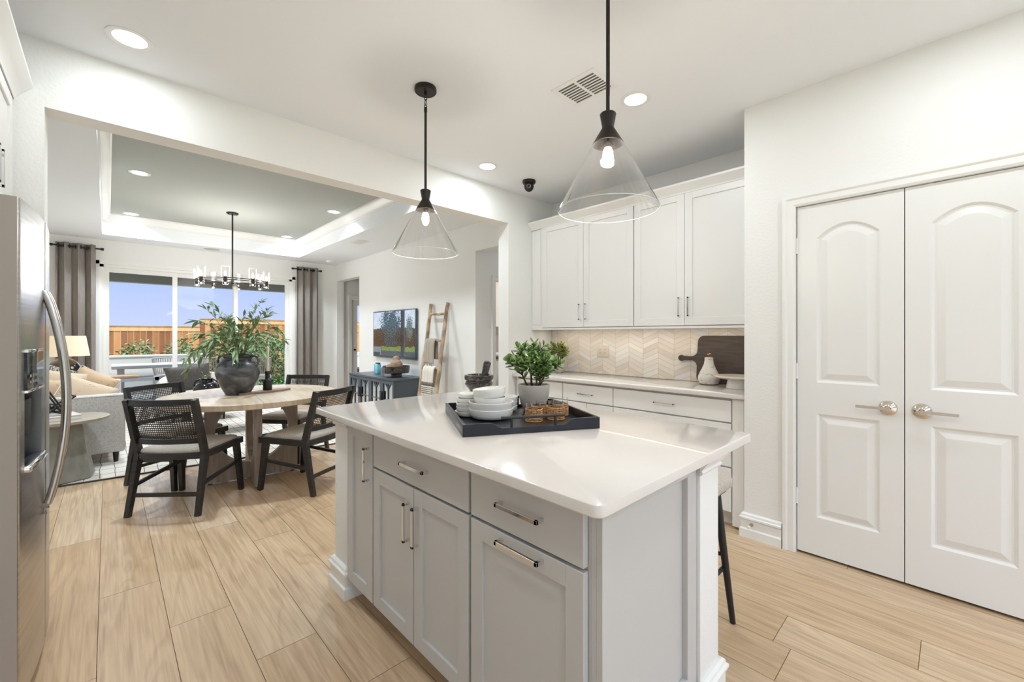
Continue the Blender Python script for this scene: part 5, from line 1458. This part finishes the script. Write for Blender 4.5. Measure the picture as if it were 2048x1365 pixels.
# low stucco wall
g = G(); g.box(-7, 1.76, 12.5, 12.72, GZ+.001, .80); g.box(-7, 1.79, 12.47, 12.75, .80, .84, .008)
st(g.done('wall_garden', 'stucco'), 'low pale stucco garden wall')
g = G(); g.box(5.3, 12, 12.9, 13.1, GZ+.001, .75); st(g.done('wall_garden', 'stucco'))
def fence(name, label, x0, x1, y, top):
    t = thing(name, label, 'fence', ((x0+x1)/2, y, GZ-.02), group='cedar fence sections behind the patio')
    q = random.Random(int(x0*10)+50); g = G(); x = x0
    while x < x1-.01:
        w_ = .138; h = top-.03+q.uniform(-.004, .004); v = q.uniform(-34, 28); base = (158+v, 106+v*.9, 58+v*.7)
        if q.random() < .15: base = (128, 76, 40)
        g.box(x+.001, min(x+w_, x1), y+q.uniform(0, .006), y+.03, GZ, h, col=lin(base)); x += w_+.007
    g.done('boards', 'fenceb', t, world=True, smooth=False)
    g = G(); g.box(x0, x1, y-.035, y+.07, top-.03, top, col=lin((160, 116, 78))); g.box(x0, x1, y-.018, y, top-.16, top-.03, col=lin((200, 152, 104))); g.done('cap_rail', 'fenceb', t, world=True, smooth=False)
    x = x0
    while x < x1:
        g = G(); g.box(x, x+.09, y+.03, y+.12, GZ, top-.03, col=lin((170, 120, 80))); g.done('post', 'fenceb', t, world=True, smooth=False); x += 2.4
fence('cedar_fence', 'lower cedar fence section behind the left and middle door panels', -9, 2.17, 17.0, 1.57)
fence('cedar_fence', 'taller stepped up cedar fence section behind the right door panel', 2.17, 14, 17.0, 1.83)
def shrub(name, label, x, y, z, r, h, n, seed, lf=.09, m='shrub'):
    q = random.Random(seed); t = thing(name, label, 'shrub', (x, y, z), group='young shrubs planted along the cedar fence' if name == 'garden_shrub' else None)
    gs = G(); gl = G()
    for k in range(14):
        a = q.uniform(0, 6.28); b = q.uniform(.2, 1); e_ = Vector((r*b*.8*math.cos(a), r*b*.8*math.sin(a), h*q.uniform(.5, .95))); gs.tube([(0, 0, 0), e_*.5+Vector((0, 0, h*.1)), e_], [.02, .012, .005], 5)
    for k in range(n):
        a = q.uniform(0, 6.28); v = q.uniform(-1, 1); rr = q.uniform(.55, 1.05)
        p = Vector((r*rr*math.sqrt(1-v*v)*math.cos(a), r*rr*math.sqrt(1-v*v)*math.sin(a), h*.5+h*.5*rr*v))
        leaf_flat(gl, p, Vector((math.cos(a)+q.gauss(0, .6), math.sin(a)+q.gauss(0, .6), q.gauss(.3, .6))), Vector((0, 0, 1)), lf*q.uniform(.7, 1.3), lf*.5, .2, q.uniform(-1, 1))
    for v in gl.b.verts: v.co.z = max(v.co.z, .01)
    gs.done('branches', 'bark', t); gl.done('leaves', m, t, recalc=False)
for (x, r, h), l in zip(((.60, .42, 1.42), (1.50, .42, 1.44), (2.42, .33, 1.42), (-.18, .3, 1.15)), ('garden shrub behind the low wall in the left glass panel', 'garden shrub behind the first white door stile', 'garden shrub left of the willow leaves at the fence step', 'small garden shrub at the far left edge of the glass')):
    shrub('garden_shrub', l, x, 15.3, GZ+.002, r, h, 900, int(x*37)+100)
shrub('leafy_bush', 'large leafy green bush on the lawn right of the vase', 3.15, 12.98, GZ, .85, 1.62, 4200, 77, .085)
# outdoor furniture
t = thing('outdoor_table', 'pale grey outdoor table on the patio beyond the glass', 'table', (.60, 11.3, -.02))
g = G(); g.box(-.55, .75, -.45, .45, .66, .72, .006); g.done('top', 'outgrey', t)
for a in (-.42, .6):
    g = G(); g.box(a-.05, a+.05, -.38, .38, 0, .66); g.done('leg_panel', 'outgrey', t)
t = thing('outdoor_bench', 'low patio bench with a teak slatted seat left of the table', 'bench', (-.02, 10.6, -.02))
g = G()
for k in range(4): g.box(-.5, .45, -.22+k*.115, -.12+k*.115, .53, .565, .004)
g.done('seat_slats', 'outwood', t)
g = G(); g.box(-.5, .72, -.24, -.2, .46, .52); g.box(.66, .72, -.24, .24, 0, .52); g.box(-.5, -.44, -.24, .24, 0, .53); g.box(-.5, .72, .2, .24, .46, .52); g.done('frame', 'outgrey', t)
def rope_chair():
    t = thing('rope_chair', 'x', 'chair', (0, 0, 0), group='rope outdoor chairs on the patio')
    g = G(); n = 26
    for i in range(n):
        a = -.25+(PI+.5)*i/(n-1); x, y = .30*math.cos(a), .28*math.sin(a)
        g.tube([(x*.86, y*.86, .40), (x, y, .60), (x*1.03, y*1.03, .80)], .009, 6)
    g.done('back_ropes', 'wick', t)
    g = G(); g.tube([(.31*math.cos(a), .29*math.sin(a), .80) for a in [-.25+(PI+.5)*i/20 for i in range(21)]], .014, 8); g.done('top_rail', 'outgrey', t)
    g = G(); g.lathe([(.001, .36), (.27, .36), (.28, .40), (.26, .44), (.001, .45)], seg=30); g.done('seat', 'wick', t)
    for a in range(4):
        b = a*PI/2+PI/4; g = G(); g.cyl((.22*math.cos(b), .22*math.sin(b), .36), (.27*math.cos(b), .27*math.sin(b), 0), .013); g.done('leg', 'outgrey', t)
    return t
rc = rope_chair(); rc.location = (1.74, 11.2, -.02); rc['label'] = 'rope backed patio chair at the right end of the grey table'
dup(rc, (2.35, 10.5, -.02), .5, 'rope backed patio chair behind the black jug')
dup(rc, (1.0, 11.95, -.02), 0, 'rope backed patio chair behind the grey table')
t = thing('planter_box', 'dark grey planter box outside the nook door', 'planter', (4.62, 10.2, -.02))
g = G(); g.prism([(-.25, 0), (.25, 0), (.28, .5), (-.28, .5)], -.28, .28, 'y'); g.done('box', 'dark', t)
g = G(); g.box(-.25, .25, -.25, .25, .44, .49); g.done('soil', 'soil', t)
